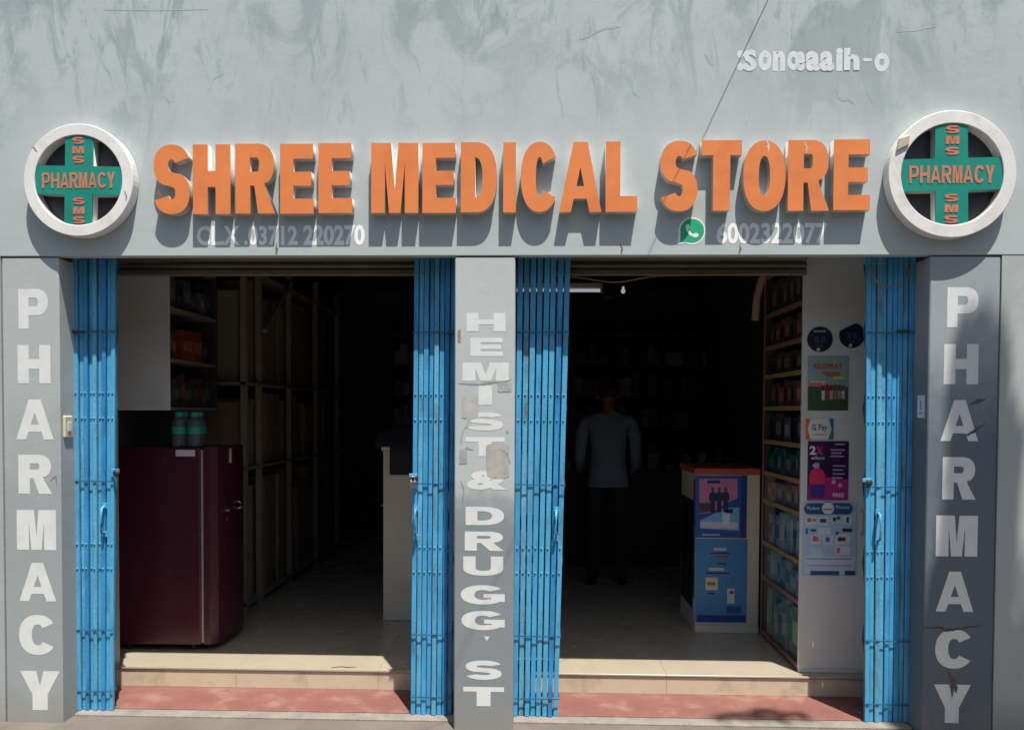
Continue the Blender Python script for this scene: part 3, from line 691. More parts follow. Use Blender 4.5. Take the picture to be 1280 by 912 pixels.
for (px, Y), lb_ in zip(bc, blab):
    cx = PX(px, Y, 540); z0 = FZ+.004
    e = empty('water_bottle', (cx, Y, z0), 'clear water bottle with green cap and band, %s of four on the fridge' % lb_, 'bottle', 'water bottles on the fridge')
    B().lathe((cx, Y, z0), [(.0, 0), (.036, 0), (.041, .008), (.041, .06), (.039, .066), (.041, .072), (.041, .128), (.039, .146), (.026, .172), (.019, .178), (.019, .19)], 20).put('body', MT['bottle'], e, True)
    B().lathe((cx, Y, z0), [(.0416, .076), (.042, .078), (.042, .116), (.0416, .118)], 20).put('label_band', cmat((.02, .36, .22), .4), e, True)
    B().lathe((cx, Y, z0), [(.024, .180), (.0245, .182), (.0245, .205), (.022, .208), (0, .208)], 16).put('cap', cmat((.015, .36, .25), .4), e)

# wall unit above the fridge
UX0, UX1, UY0, UY1, UZ0 = -2.55, PX(211, .80, 420), .80, 1.52, 1.552
un = empty('wall_shelf_unit', (-2.35, 1.15, UZ0), 'wall-hung shelf unit with a pale end panel above the fridge', 'shelf')
box('end_panel', (UX0, UX1, UY0, UY0+.02, UZ0, 2.62), MT['wpanel'], un, .002)
box('end_panel', (UX0, UX1, UY1-.02, UY1, UZ0, 2.62), MT['dwood'], un, .002)
box('back_panel', (UX0-.004, UX0+.012, UY0+.021, UY1-.021, UZ0, 2.62), MT['dwood'], un)
SZ = [1.552, 1.845, 2.155, 2.45]
for z in SZ: box('shelf', (UX0+.013, UX1-.004, UY0+.0205, UY1-.0205, z, z+.018), MT['rack'], un)
rg = random.Random(3)
palU = [[(.07, .05, .04), (.035, .05, .04), (.10, .02, .03), (.14, .06, .02), (.05, .05, .07)], [(.05, .045, .04), (.30, .045, .02), (.34, .06, .02), (.10, .08, .06), (.04, .05, .05)], [(.05, .06, .08), (.10, .10, .11), (.03, .03, .05), (.07, .08, .08)]]
rown = ['bottom', 'middle', 'top']
for k in range(3):
    y = UY0+.03; i = 0
    while y < UY1-.09:
        wdt = rg.uniform(.05, .10); hh = rg.uniform(.12, .21); dd = rg.uniform(.01, .05)
        colr = palU[k][i % len(palU[k])]
        if k == 1 and i in (2, 3): wdt, hh, dd, colr = .14, .19, .006, (.20, .035, .02)
        e = empty('medicine_carton', (UX1-dd-.06, y+wdt/2, SZ[k]+.018), '%s carton, %s from the doorway on the %s shelf above the fridge' % (cname(colr), NTH[i], rown[k]), 'carton', 'goods on the %s shelf above the fridge' % rown[k])
        box('box', (UX1-dd-.16, UX1-dd, y, y+wdt-.004, SZ[k]+.0185, SZ[k]+.018+hh), cmat(colr, .5, .15), e, .002)
        box('label', (UX1-dd, UX1-dd+.001, y+.012, y+wdt-.016, SZ[k]+.018+hh*.3, SZ[k]+.018+hh*.65), cmat(tuple(min(1, q_*1.9+.03) for q_ in colr), .5, .2), e)
        y += wdt; i += 1

# storage rack along the left wall
KX = -2.08
rk = empty('storage_rack', (-2.3, 2.8, .11), 'slotted steel storage rack stacked with cartons along the left wall', 'rack')
uprY = [1.72, 2.02, 2.75, 3.55, 4.35]
for yy in uprY:
    for xx in (KX, -2.52): B().box(xx-.02, xx+.02, yy-.02, yy+.02, .1105, 2.75).put('upright', MT['rack'], rk)
KZ = [.16, 1.13, 1.735, 2.55]
for z in KZ: box('shelf', (-2.545, KX+.022, 1.70, 4.375, z, z+.02), MT['rack'], rk)
pa, pb_ = Vector((KX+.03, 2.06, 2.15)), Vector((KX+.03, 2.72, 2.62))
B().tube([pa, pb_], .022, 6).put('brace', MT['rack'], rk)
rg = random.Random(11); shn = {0: 'lowest', 1: 'middle', 2: 'upper'}
for k in range(3):
    y = 1.76; top = KZ[k+1]-KZ[k]; i = 0
    while y < 4.2:
        wdt = rg.uniform(.16, .34); hh = top*rg.uniform(.72, .93); m = MT['carton'] if rg.random() < .55 else MT['carton2']
        e = empty('storage_carton', (-2.3, y+wdt/2, KZ[k]+.02), 'tall %s cardboard carton, %s from the doorway on the %s shelf of the left rack' % ('brown' if m == MT['carton'] else 'pale', NTH[i], shn[k]), 'carton', 'cartons on the %s rack shelf' % shn[k])
        dd = rg.uniform(.02, .08)
        box('box', (-2.5, KX-dd, y, y+wdt-.02, KZ[k]+.0205, KZ[k]+.02+hh), m, e, .003)
        box('tape', (KX-dd, KX-dd+.0012, y+wdt*.42, y+wdt*.52, KZ[k]+.022, KZ[k]+.018+hh), cmat((.16, .13, .09), .4), e)
        y += wdt; i += 1

# ================================================================== counters
CYF = 1.56
ct = empty('cash_counter', (-.6, CYF, .11), 'tall cream laminate counter end just left of the middle gate', 'counter')
cx0 = PX(479, CYF, 700); cz = PZ(558, CYF, 490)
box('front_panel', (cx0, -.02, CYF, CYF+.02, .112, cz-.03), MT['cream'], ct, .002)
box('side_panel', (cx0+.001, cx0+.019, CYF+.021, 3.1, .112, cz-.03), MT['dwood'], ct)
box('counter_top', (cx0-.012, 0, CYF-.008, 3.12, cz-.029, cz), MT['cream'], ct, .003)
B().tube([(cx0-.001, 1.62, .9), (cx0-.03, 1.62, .9), (cx0-.03, 1.70, .9), (cx0-.001, 1.70, .9)], .006, 8).put('handle', MT['chrome'], ct, True)
# cloth covered machine on it
mx0, mx1 = PX(472, CYF, 550), -.30
cb = empty('covered_machine', (-.7, CYF+.2, cz), 'machine under a black cloth on the tall counter left of the middle gate', 'machine')
B().box(mx0+.03, mx1, CYF+.06, CYF+.45, cz+.001, cz+.125, .03, 3).put('case', MT['black'], cb)
bmm = bmesh.new(); nx, ny = 22, 14; gx0, gx1 = mx0-.02, mx1+.02; rows = []
prof = [(CYF+.47, cz+.02), (CYF+.46, cz+.10), (CYF+.42, cz+.132), (CYF+.25, cz+.135), (CYF+.10, cz+.133), (CYF+.045, cz+.115), (CYF+.02, cz+.03), (CYF-.014, cz+.008), (CYF-.022, cz-.05), (CYF-.024, cz-.12), (CYF-.026, cz-.19)]
for j, (y, z) in enumerate(prof):
    row = []
    for i in range(nx+1):
        u = i/nx; xx = gx0+(gx1-gx0)*u
        if j >= 7: xx = max(xx, PX(488, CYF, 575))
        wv = .006*math.sin(u*37)*min(1, j/6)
        dz = -.05*max(0, 1-u*9)**2 if j < 7 else 0
        row.append(bmm.verts.new((xx, y-abs(wv)*(1 if j > 5 else 0), z+dz+(.004*math.sin(u*21+j) if j < 6 else 0))))
    rows.append(row)
for j in range(len(rows)-1):
    for i in range(nx): bmm.faces.new((rows[j][i], rows[j][i+1], rows[j+1][i+1], rows[j+1][i]))
me = bpy.data.meshes.new('cloth'); bmm.to_mesh(me); bmm.free(); link('cloth', me, MT['cloth'], cb, True)

# right counter with posters
RY = 1.36; rx0, rx1 = PX(869, RY, 700), 1.455; rzt = PZ(585, RY, 900)
rc = empty('display_counter', (1.2, RY, .11), 'cream counter with red top edge and blue advertising panels', 'counter')
box('front_panel', (rx0, rx1, RY, RY+.02, .16, rzt-.04), MT['cream'], rc, .002)
box('plinth', (rx0+.004, rx1, RY-.004, RY+.019, .111, .159), MT['cream'], rc, .001)
box('side_panel', (rx0, rx0+.02, RY+.021, RY+.52, .111, rzt-.04), MT['cream'], rc, .002)
box('side_recess', (rx0-.002, rx0-.0005, RY+.06, RY+.50, .25, rzt-.22), MT['black'], rc)
box('red_top_edge', (rx0-.012, rx1, RY-.012, RY+.54, rzt-.039, rzt), MT['redtrim'], rc, .003)
def qp(px, py, Y): p = P(px, py, Y); return (p.x, p.z)
def prect(px0, px1, py0, py1, Y):
    a = P(px0, py0, Y); b = P(px1, py1, Y); return rect(a.x, b.x, b.z, a.z)
def ptext(body, px0, px1, py0, py1, Y, rgb, parent, off=.0):
    a = P(px0, py0, Y); b = P(px1, py1, Y)
    return link('print_text', fit(text_mesh(body, off), a.x, b.x, b.z, a.z, Y), cmat(rgb), parent)
def poster(name, px0, px1, py0, py1, Y, rgb, label, cat='poster', group=None, rough=.35):
    a = P(px0, py0, Y); b = P(px1, py1, Y)
    e = empty(name, ((a.x+b.x)/2, Y, b.z), label, cat, group)
    box('sheet', (a.x, b.x, Y, Y+.002, b.z, a.z), cmat(rgb, rough), e)
    return e
Yp = RY-.004
A1 = poster('advertising_panel', 870, 933, 594, 672, Yp, srgb(40, 80, 160), 'upper blue advertising panel with three figures in dark suits on the counter')
Yq = Yp-.0012
sheet('print_sky', [qp(874, 598, Yq), qp(922, 598, Yq), qp(922, 622, Yq), qp(905, 630, Yq), qp(890, 640, Yq), qp(874, 642, Yq)], Yq, cmat(srgb(190, 120, 160)), A1)
sheet('print_field', [qp(874, 628, Yq-.001), qp(890, 628, Yq-.001), qp(890, 638, Yq-.001), qp(874, 641, Yq-.001)], Yq-.001, cmat(srgb(70, 60, 80)), A1)
sheet('print_pale', [qp(875, 650, Yq), qp(892, 642, Yq), qp(912, 634, Yq), qp(924, 634, Yq), qp(924, 663, Yq), qp(875, 660, Yq)], Yq, cmat(srgb(120, 175, 215)), A1)
for px in (891, 899, 907):
    Yz = Yq-.002-.0003*(px-891)/8
    sheet('print_figure', [qp(px+u, v_, Yz) for u, v_ in ((-3, 640), (-2.6, 627), (-4.9, 624), (-4.4, 616.5), (-1.2, 614.2), (1.2, 614.2), (4.4, 616.5), (4.9, 624), (2.6, 627), (3, 640))], Yz, cmat(srgb(34, 42, 82)), A1)
    q = P(px, 611.3, Yz); sheet('print_head', disc(q.x, q.z, .0105, 12, .014), Yz-.0001, cmat(srgb(95, 70, 75)), A1)
sheet('print_banner', prect(884, 900, 600, 604, Yq-.002), Yq-.002, cmat(srgb(30, 40, 110)), A1)
sheet('print_device', prect(903, 912, 636, 656, Yq-.002), Yq-.002, cmat(srgb(205, 215, 225)), A1)
sheet('print_device', prect(908, 916, 636, 641, Yq-.0026), Yq-.0026, cmat(srgb(35, 35, 45)), A1)
sheet('print_strip', prect(876, 922, 652, 660, Yq-.001), Yq-.001, cmat(srgb(200, 195, 215)), A1)
sheet('print_edge', prect(927, 933, 594, 672, Yq), Yq, cmat(srgb(20, 50, 120)), A1)
ptext('PRO CARE', 878, 900, 667, 670, Yq-.001, srgb(200, 210, 230), A1) if False else sheet('print_line', prect(878, 900, 667, 669, Yq-.001), Yq-.001, cmat(srgb(170, 185, 220)), A1)
A2 = poster('advertising_panel', 870, 933, 673, 778, Yp, srgb(60, 130, 185), 'lower pale blue advertising panel with small product pictures on the counter')
for (x0_, x1_, y0_, y1_, cc) in ((892, 908, 684, 688, (180, 190, 200)), (888, 912, 690, 692, (40, 50, 90)), (896, 910, 694, 697, (170, 60, 70)), (896, 908, 703, 705, (40, 50, 90)), (882, 912, 715, 717, (35, 40, 80)),
                                 (886, 905, 709, 713, (190, 200, 210)), (882, 897, 721, 737, (215, 205, 180)), (909, 918, 735, 754, (205, 205, 190)), (885, 893, 740, 742, (40, 50, 90)), (871, 932, 768, 777, (25, 60, 130)), (884, 894, 727, 731, (150, 120, 60)), (912, 917, 738, 742, (90, 80, 60)), (908, 926, 757, 766, (40, 80, 150)), (914, 921, 722, 730, (90, 130, 120))):
    sheet('print_patch', prect(x0_, x1_, y0_, y1_, Yq), Yq-random.uniform(0, .0008), cmat(srgb(*cc)), A2)
# magazines / leaflets edge at counter corner
o = empty('leaflet_strip', (rx0, RY, .3), 'glossy strip of coloured leaflets taped down the counter corner', 'leaflets')
for i in range(9):
    z0 = .24+i*.098
    B().box(rx0-.006, rx0-.003, RY+.004, RY+.05, z0, z0+.09).put('leaflet', cmat(random.choice([srgb(40, 120, 80), srgb(60, 60, 140), srgb(180, 190, 210), srgb(130, 60, 90), srgb(40, 70, 120)]), .3), o)

# ================================================================== right glass cabinet
KY0, KY1 = .565, 1.30; kx0, kx1 = PX(1001, .565, 600), 1.862
kb = empty('shelf_cabinet', (1.65, .9, .11), 'tall white end-panelled glass shelf cabinet inside the right doorway', 'cabinet')
box('end_panel', (kx0, kx1, KY0, KY0+.02, .135, 2.6), MT['wpanel'], kb, .002)
box('plinth', (kx0+.002, kx1, KY0+.003, KY0+.019, .111, .134), MT['wpanel'], kb, .001)
box('back_panel', (kx1-.012, kx1+.004, KY0+.021, KY1, .111, 2.6), MT['dwood'], kb)
box('far_panel', (kx0+.002, kx1-.013, KY1-.02, KY1, .111, 2.6), MT['dwood'], kb)
cz_ = [.14, .50, .725, .995, 1.175, 1.375, 1.585, 1.785, 1.965, 2.17, 2.42]
for i, z in enumerate(cz_):
    box('shelf', (kx0+.012, kx1-.013, KY0+.0205, KY1-.0205, z-.012, z+.006), MT['dwood'], kb)
    tm = 'pinktrim' if i in (0, 1, 8, 9, 10) else 'woodtrim'
    box('shelf_edge', (kx0-.001, kx0+.0115, KY0+.0205, KY1-.001, z-.017, z+.009), MT[tm], kb, .001)
box('edge_post', (kx0-.002, kx0+.012, KY1+.0005, KY1+.02, .112, 2.6), MT['pinktrim'], kb)
for i in range(len(cz_)-1):
    if i < 4: box('glass_pane', (kx0+.002, kx0+.005, KY0+.021, KY1-.003, cz_[i]+.0095, cz_[i+1]-.0175), MT['glass'], kb)
rows_p = [('grey and green', [(.34, .38, .36), (.24, .33, .26), (.40, .40, .38), (.24, .29, .40), (.38, .44, .44)]), ('grey and blue', [(.42, .44, .48), (.17, .22, .44), (.46, .46, .46), (.12, .20, .48), (.48, .46, .52)]),
          ('pale and blue', [(.55, .56, .57), (.48, .52, .52), (.08, .18, .52), (.56, .56, .58), (.40, .44, .50)]), ('peach, green and pink', [(.60, .30, .19), (.58, .33, .23), (.58, .12, .16), (.10, .38, .09), (.54, .31, .22)]),
          ('dark teal', [(.012, .09, .085), (.014, .07, .08), (.02, .11, .10), (.012, .06, .05)]), ('dark', [(.035, .035, .04), (.06, .06, .07), (.02, .02, .03), (.08, .09, .11)]),
          ('dull pink', [(.16, .05, .055), (.20, .07, .07), (.08, .05, .05), (.12, .04, .045)]), ('olive', [(.06, .06, .03), (.07, .05, .035), (.05, .06, .05)]),
          ('brownish', [(.09, .06, .045), (.12, .05, .05), (.07, .06, .05)]), ('dim grey', [(.07, .07, .065), (.05, .055, .05), (.09, .08, .07)])]
rg = random.Random(5)
nthl = ['lowest', 'second', 'third', 'fourth', 'fifth', 'sixth', 'seventh', 'eighth', 'ninth', 'highest']
for i, (nm, pal) in enumerate(rows_p):
    y = KY0+.028; top = cz_[i+1]-cz_[i]-.03; j = 0
    while y < KY1-.06:
        wdt = rg.uniform(.055, .115); 
        if y+wdt > KY1-.024: wdt = KY1-.025-y
        hh = top*rg.uniform(.7, .95); cc = pal[j % len(pal)]; dd = rg.uniform(.0, .02)
        e = empty('product_box', (kx0+.1, y+wdt/2, cz_[i]+.006), '%s pack, %s from the doorway on the %s shelf up in the glass cabinet' % (cname(cc), NTH[j], nthl[i]), 'product box', 'packs on the %s cabinet shelf' % nthl[i])
        box('pack', (kx0+.018+dd, kx0+.16+dd, y, y+wdt-.004, cz_[i]+.0065, cz_[i]+.006+hh), cmat(cc, .4, .15), e, .0015)
        lc = tuple(min(.7, q_*2.0+.05) for q_ in cc) if j % 2 else tuple(q_*.4 for q_ in cc)
        box('label', (kx0+.0168+dd, kx0+.0178+dd, y+.008, y+wdt-.014, cz_[i]+.006+hh*.25, cz_[i]+.006+hh*.7), cmat(lc, .4, .2), e)
        y += wdt; j += 1

# things stuck on the cabinet end panel
Yk = KY0-.004; Ye = Yk-.0012
def round_sticker(px, py, rp, label, torn):
    c = P(px, py, Yk); r = rp*(3.9+Yk)/F
    e = empty('round_sticker', (c.x, Yk, c.z-r), label, 'sticker', 'round navy stickers on the cabinet')
    pts = disc(c.x, c.z, r, 40)
    if torn:
        nx_, nz_ = -.45, .893; lim = .74*r; new = []
        for x_, z_ in pts:
            d = (x_-c.x)*nx_+(z_-c.z)*nz_-lim
            if d > 0: x_, z_ = x_-nx_*d, z_-nz_*d
            new.append((x_, z_))
        pts = new
    me = outline_mesh([[(x_, z_) for x_, z_ in pts]], .001)
    for v in me.vertices: v.co = Vector((v.co.x, Yk+.0015-v.co.z, v.co.y))
    link('disc', me, cmat(srgb(30, 36, 62), .35), e)
    sheet('print_line', rect(c.x-r*.5, c.x+r*.45, c.z+r*.55, c.z+r*.72), Ye+.001, cmat(srgb(150, 155, 165)), e) if not torn else None
    for k, (u0, u1, v0, v1) in enumerate(((-.42, -.1, -.3, .25), (.05, .4, -.25, .2), (-.2, .2, -.55, -.42))):
        sheet('print_patch', rect(c.x+u0*r, c.x+u1*r, c.z+v0*r, c.z+v1*r), Ye+.001, cmat(srgb(62, 70, 96)), e)
    sheet('print_dot', disc(c.x-.12*r, c.z-.8*r, r*.14, 14), Ye+.0008, cmat(srgb(200, 205, 210)), e)
round_sticker(1025, 424, 15.6, 'round navy sticker on the white cabinet, the left of two', False)
round_sticker(1065, 419, 15.6, 'round navy sticker with a torn top edge on the white cabinet', True)
p1 = poster('poster', 1010, 1060, 445, 513, Yk, srgb(150, 172, 165), 'poster with a red headline and a cricket team on grass')
sheet('print_grass', prect(1010.2, 1059.8, 483, 512.8, Ye), Ye, cmat(srgb(58, 84, 44)), p1)
sheet('print_trees', prect(1010.2, 1059.8, 483, 489, Ye-.0006), Ye-.0006, cmat(srgb(70, 80, 75)), p1)
ptext('RELISPRAY', 1017, 1053, 454, 461, Ye, srgb(205, 60, 62), p1, .03)
sheet('print_strip', prect(1027, 1049, 465, 467, Ye), Ye, cmat(srgb(200, 80, 70)), p1)
sheet('print_strip', prect(1032, 1050, 468, 470, Ye), Ye, cmat(srgb(120, 120, 100)), p1)
sheet('print_strip', prect(1041, 1055, 470, 474, Ye-.0004), Ye-.0004, cmat(srgb(215, 190, 90)), p1)
sheet('print_strip', prect(1013, 1031, 476, 480, Ye-.0004), Ye-.0004, cmat(srgb(215, 215, 205)), p1)
sheet('print_strip', prect(1012, 1031, 478, 482, Ye-.0007), Ye-.0007, cmat(srgb(225, 95, 85)), p1)
sheet('print_strip', prect(1049, 1058, 475, 478, Ye-.0004), Ye-.0004, cmat(srgb(110, 160, 210)), p1)
for k, (px, cc) in enumerate(((1029, (215, 205, 195)), (1034, (160, 60, 60)), (1039, (190, 160, 140)), (1044, (150, 120, 95)), (1049, (170, 145, 120)), (1054, (200, 190, 175)))):
    sheet('print_figure', [qp(px-1.8, 500-k*.4, Ye-.001), qp(px-2.2, 484, Ye-.001), qp(px-.9, 479.5, Ye-.001), qp(px+.9, 479.5, Ye-.001), qp(px+2.2, 484, Ye-.001), qp(px+1.8, 500-k*.4, Ye-.001)], Ye-.001, cmat(srgb(*cc)), p1)
    sheet('print_shirt', prect(px-2, px+2, 481, 488, Ye-.0015), Ye-.0015, cmat(srgb(120, 40, 42) if k < 3 else srgb(95, 75, 60)), p1)
p2 = poster('payment_card', 1007, 1042, 523, 549, Yk, srgb(222, 222, 214), 'white payment card with coloured corners reading G Pay', 'card')
sheet('print_corner', [qp(1007, 523, Ye), qp(1013, 523, Ye), qp(1009.5, 536, Ye), qp(1013, 549, Ye), qp(1007, 549, Ye)], Ye, cmat(srgb(222, 110, 75)), p2)
sheet('print_corner', [qp(1036, 523, Ye), qp(1042, 523, Ye), qp(1042, 536, Ye), qp(1039.5, 536, Ye)], Ye, cmat(srgb(50, 105, 175)), p2)
sheet('print_corner', [qp(1039.5, 536, Ye), qp(1042, 536, Ye), qp(1042, 549, Ye), qp(1035, 549, Ye)], Ye, cmat(srgb(50, 140, 85)), p2)
ptext('G Pay', 1015, 1034, 530, 540, Ye, srgb(85, 85, 90), p2, .015)
sheet('print_line', prect(1016, 1033, 542.5, 543.5, Ye), Ye, cmat(srgb(150, 150, 150)), p2)
p3 = poster('poster', 1010, 1060, 551, 625, Yk, srgb(64, 28, 72), 'dark purple poster with 2X and a pink soap bottle')
sheet('print_glow', [qp(1010.2, 624.8, Ye), qp(1010.2, 606, Ye), qp(1035, 596, Ye), qp(1059.8, 599, Ye), qp(1059.8, 624.8, Ye)], Ye, cmat(srgb(170, 40, 120)), p3)
ptext('2', 1012, 1020, 557, 568, Ye-.0006, srgb(225, 215, 225), p3, .04); ptext('X', 1020, 1029, 558, 568, Ye-.0006, srgb(205, 50, 90), p3, .05)
ptext('effect', 1014, 1031, 570, 574, Ye-.0006, srgb(205, 195, 210), p3, .02)
sheet('print_bottle', [qp(1012, 606, Ye-.0008), qp(1011.5, 594, Ye-.0008), qp(1014, 588, Ye-.0008), qp(1018, 585, Ye-.0008), qp(1025, 585, Ye-.0008), qp(1029, 588, Ye-.0008), qp(1031.5, 594, Ye-.0008), qp(1031, 606, Ye-.0008)], Ye-.0008, cmat(srgb(220, 45, 95)), p3)
sheet('print_bottle_base', [qp(1012, 605, Ye-.0012), qp(1031, 605, Ye-.0012), qp(1031, 617, Ye-.0012), qp(1028, 622, Ye-.0012), qp(1015, 622, Ye-.0012), qp(1012, 617, Ye-.0012)], Ye-.0012, cmat(srgb(75, 45, 125)), p3)
sheet('print_pump', prect(1018, 1024, 578, 586, Ye-.0005), Ye-.0005, cmat(srgb(190, 150, 180)), p3)
sheet('print_pump', prect(1016, 1020, 580, 583, Ye-.0014), Ye-.0014, cmat(srgb(200, 170, 195)), p3)
for (a_, b_, y_) in ((1038, 1056, 562), (1039, 1052, 566), (1038, 1055, 570), (1041, 1057, 582), (1041, 1054, 587), (1041, 1056, 592), (1040, 1053, 597), (1044, 1056, 555)):
    sheet('print_line', prect(a_, b_, y_-.9, y_+.9, Ye-.0006), Ye-.0006, cmat(srgb(180, 160, 190)), p3)
for (a_, y_) in ((1042, 602), (1050, 606)):
    q = P(a_, y_, Ye); sheet('print_dot', disc(q.x, q.z, .012, 14), Ye-.001, cmat(srgb(225, 150, 195)), p3)
ptext('FREE', 1041, 1055, 616, 621, Ye-.0006, srgb(235, 200, 220), p3, .03)
p4 = poster('poster', 1004, 1070, 627, 719, Yk, srgb(176, 204, 228), 'pale blue leaflet poster with navy header and small pictures')
hdr = []
for k in range(11): a_ = R(90+18*k); hdr.append(qp(1012+7*math.cos(a_), 635.5-7*math.sin(a_), Ye))
for k in range(11): a_ = R(-90+18*k); hdr.append(qp(1059+7*math.cos(a_), 635.5-7*math.sin(a_), Ye))
sheet('print_header', hdr, Ye, cmat(srgb(42, 84, 138)), p4)
q = P(1035, 635, Ye); sheet('print_roundel', disc(q.x, q.z, .037, 26), Ye-.0006, cmat(srgb(60, 100, 150)), p4); sheet('print_roundel', disc(q.x, q.z, .033, 26), Ye-.0010, cmat(srgb(225, 228, 230)), p4)
sheet('print_line', prect(1029, 1041, 635.5, 637, Ye-.0014), Ye-.0014, cmat(srgb(190, 70, 70)), p4)
ptext('Modern', 1009, 1024, 632, 637, Ye-.0005, srgb(200, 215, 230), p4, .01); ptext('Pharmacy', 1045, 1062, 631, 637, Ye-.0005, srgb(200, 215, 230), p4, .01)
rg = random.Random(2)
for (a_, b_, c_, d_, cc) in ((1007, 1021, 645, 656, (224, 215, 216)), (1023, 1035, 645, 656, (215, 220, 226)), (1039, 1051, 644, 655, (205, 212, 220)), (1053, 1065, 644, 655, (220, 224, 228)),
                             (1013, 1025, 668, 680, (222, 215, 218)), (1029, 1041, 669, 681, (205, 220, 235)), (1044, 1063, 667, 680, (228, 222, 222)), (1023, 1038, 659, 668, (206, 222, 236)), (1013, 1028, 684, 694, (196, 214, 236)), (1044, 1063, 682, 693, (225, 220, 228)),
                             (1006, 1068, 694, 717, (198, 212, 226))):
    sheet('print_panel', prect(a_, b_, c_, d_, Ye), Ye-rg.uniform(0, .0004), cmat(srgb(*cc)), p4)
for (a_, b_, c_, d_, cc) in ((1009, 1014, 647, 652, (200, 90, 90)), (1016, 1020, 648, 651, (150, 110, 110)), (1025, 1033, 648, 653, (90, 80, 95)), (1041, 1045, 646, 651, (70, 60, 70)), (1046, 1050, 645, 649, (60, 70, 90)), (1058, 1061, 646, 653, (60, 60, 85)),
                             (1016, 1023, 670, 676, (190, 110, 115)), (1032, 1037, 671, 677, (90, 110, 130)), (1033, 1036, 672, 675, (200, 90, 80)), (1047, 1057, 671, 676, (100, 60, 60)), (1013, 1020, 661, 664, (42, 90, 150)), (1053, 1065, 660, 664.5, (38, 66, 120)), (1007, 1010, 660, 667, (60, 110, 180)), (1046, 1050, 684, 691, (215, 120, 120)),
                             (1008, 1064, 697.5, 698.8, (70, 80, 100)), (1009, 1065, 706, 707.2, (70, 80, 100)), (1013, 1049, 713, 718.5, (46, 84, 140)), (1056, 1069, 713, 718.5, (40, 74, 130)), (1044, 1048, 664, 668, (50, 90, 170))):
    sheet('print_patch', prect(a_, b_, c_, d_, Ye-.001), Ye-.001-rg.uniform(0, .0003), cmat(srgb(*cc)), p4)
hd = P(1076, 653, KY0)
o = B().tube([(hd.x, KY0-.001, hd.z+.062), (hd.x, KY0-.03, hd.z+.062), (hd.x, KY0-.03, hd.z-.062), (hd.x, KY0-.001, hd.z-.062)], .0055, 8).put('handle', MT['chrome'], kb)

# ================================================================== back of the shop
bs = empty('back_shelving', (0, 5.3, .11), 'dark wooden shelving across the back of the shop', 'shelf')
bx0, bx1, by = -1.6, 1.86, 4.75
for k in range(8): xx = bx0+(bx1-bx0-.02)*k/7; box('upright', (xx, xx+.02, by, by+.4, .111, 2.6), MT['dwood'], bs)
BZ = [.30, .72, 1.05, 1.38, 1.71, 2.04, 2.37]
for z in BZ:
    for k in range(7): xa = bx0+(bx1-bx0-.02)*k/7+.021; xb = bx0+(bx1-bx0-.02)*(k+1)/7-.001; box('shelf', (xa, xb, by+.003, by+.39, z, z+.02), MT['dwood'], bs)
rg = random.Random(8); bn = ['lowest', 'second', 'third', 'fourth', 'fifth', 'sixth']
for k in range(6):
    for c_ in range(7):
        x = bx0+(bx1-bx0-.02)*c_/7+.03; xe = bx0+(bx1-bx0-.02)*(c_+1)/7-.01
        while x < xe-.05:
            wdt = rg.uniform(.05, .13); hh = rg.uniform(.10, .24)
            if x+wdt > xe: break
            if rg.random() < .8:
                cc = rg.choice([(.05, .05, .05), (.11, .11, .10), (.03, .025, .025), (.09, .035, .028), (.03, .04, .07), (.22, .22, .22)])
                o = B().box(x, x+wdt-.006, by+.03+rg.uniform(0, .04), by+.2, BZ[k]+.0205, BZ[k]+.02+hh, .002).put('stock_pack', cmat(cc, .4, .15))
                setp(o, 'small stock pack on the %s shelf up at the dark back of the shop' % bn[k], 'stock pack', 'packs on the %s back shelf' % bn[k])
            x += wdt
# inner service counter in front of the back shelves
sc_ = empty('service_counter', (.6, 3.6, .11), 'dark service counter crossing the shop behind the standing person', 'counter')
box('front_panel', (.02, 1.86, 3.62, 3.64, .112, .98), MT['dwood'], sc_, .002)
box('counter_top', (.0, 1.88, 3.59, 4.05, .981, 1.01), MT['dwood'], sc_, .003)
rg = random.Random(21)
for k in range(11):
    x = .08+k*.16; wdt = rg.uniform(.05, .11); hh = rg.uniform(.06, .2)
    o = B().box(x, x+wdt, 3.63, 3.75, 1.011, 1.011+hh, .002).put('counter_pack', cmat(rg.choice([(.30, .30, .29), (.10, .10, .11), (.14, .06, .04), (.07, .10, .14)]), .4, .15))
    setp(o, 'small pack, %s from the left on the dark service counter' % NTH[k], 'pack', 'packs on the service counter')

# tube light, bulb, ceiling fan
tl = empty('tube_light', (0, 3.0, 2.6), 'fluorescent tube light glowing under the ceiling of the right doorway', 'light')
zt_ = P(730, 363, 3.0).z; xt1 = PX(750, 3.0, 363)
box('batten', (xt1-1.24, xt1+.02, 2.985, 3.03, zt_+.022, zt_+.06), MT['cream'], tl)
B().tube([(xt1-1.2, 3.0, zt_), (xt1, 3.0, zt_)], .014, 12).put('tube', MT['tube'], tl, True)
for xx in (xt1+.012, xt1-1.212): box('end_holder', (xx-.012, xx+.012, 2.984, 3.018, zt_-.02, zt_+.021), MT['cream'], tl)
box('hanger', (xt1-.3, xt1-.29, 3.0, 3.01, zt_+.061, 2.952), MT['dkmetal'], tl); box('hanger', (xt1-.9, xt1-.89, 3.0, 3.01, zt_+.061, 2.952), MT['dkmetal'], tl)
p = P(779, 364, 3.0)
bl = empty('light_bulb', (p.x, 3.0, p.z), 'small round bulb glowing beside the tube light', 'bulb')
B().lathe((p.x, 3.0, p.z), [(0, -.02), (.012, -.016), (.020, 0), (.014, .016), (.010, .022), (.010, .04), (0, .04)], 16).put('globe', MT['tube'], bl, True)
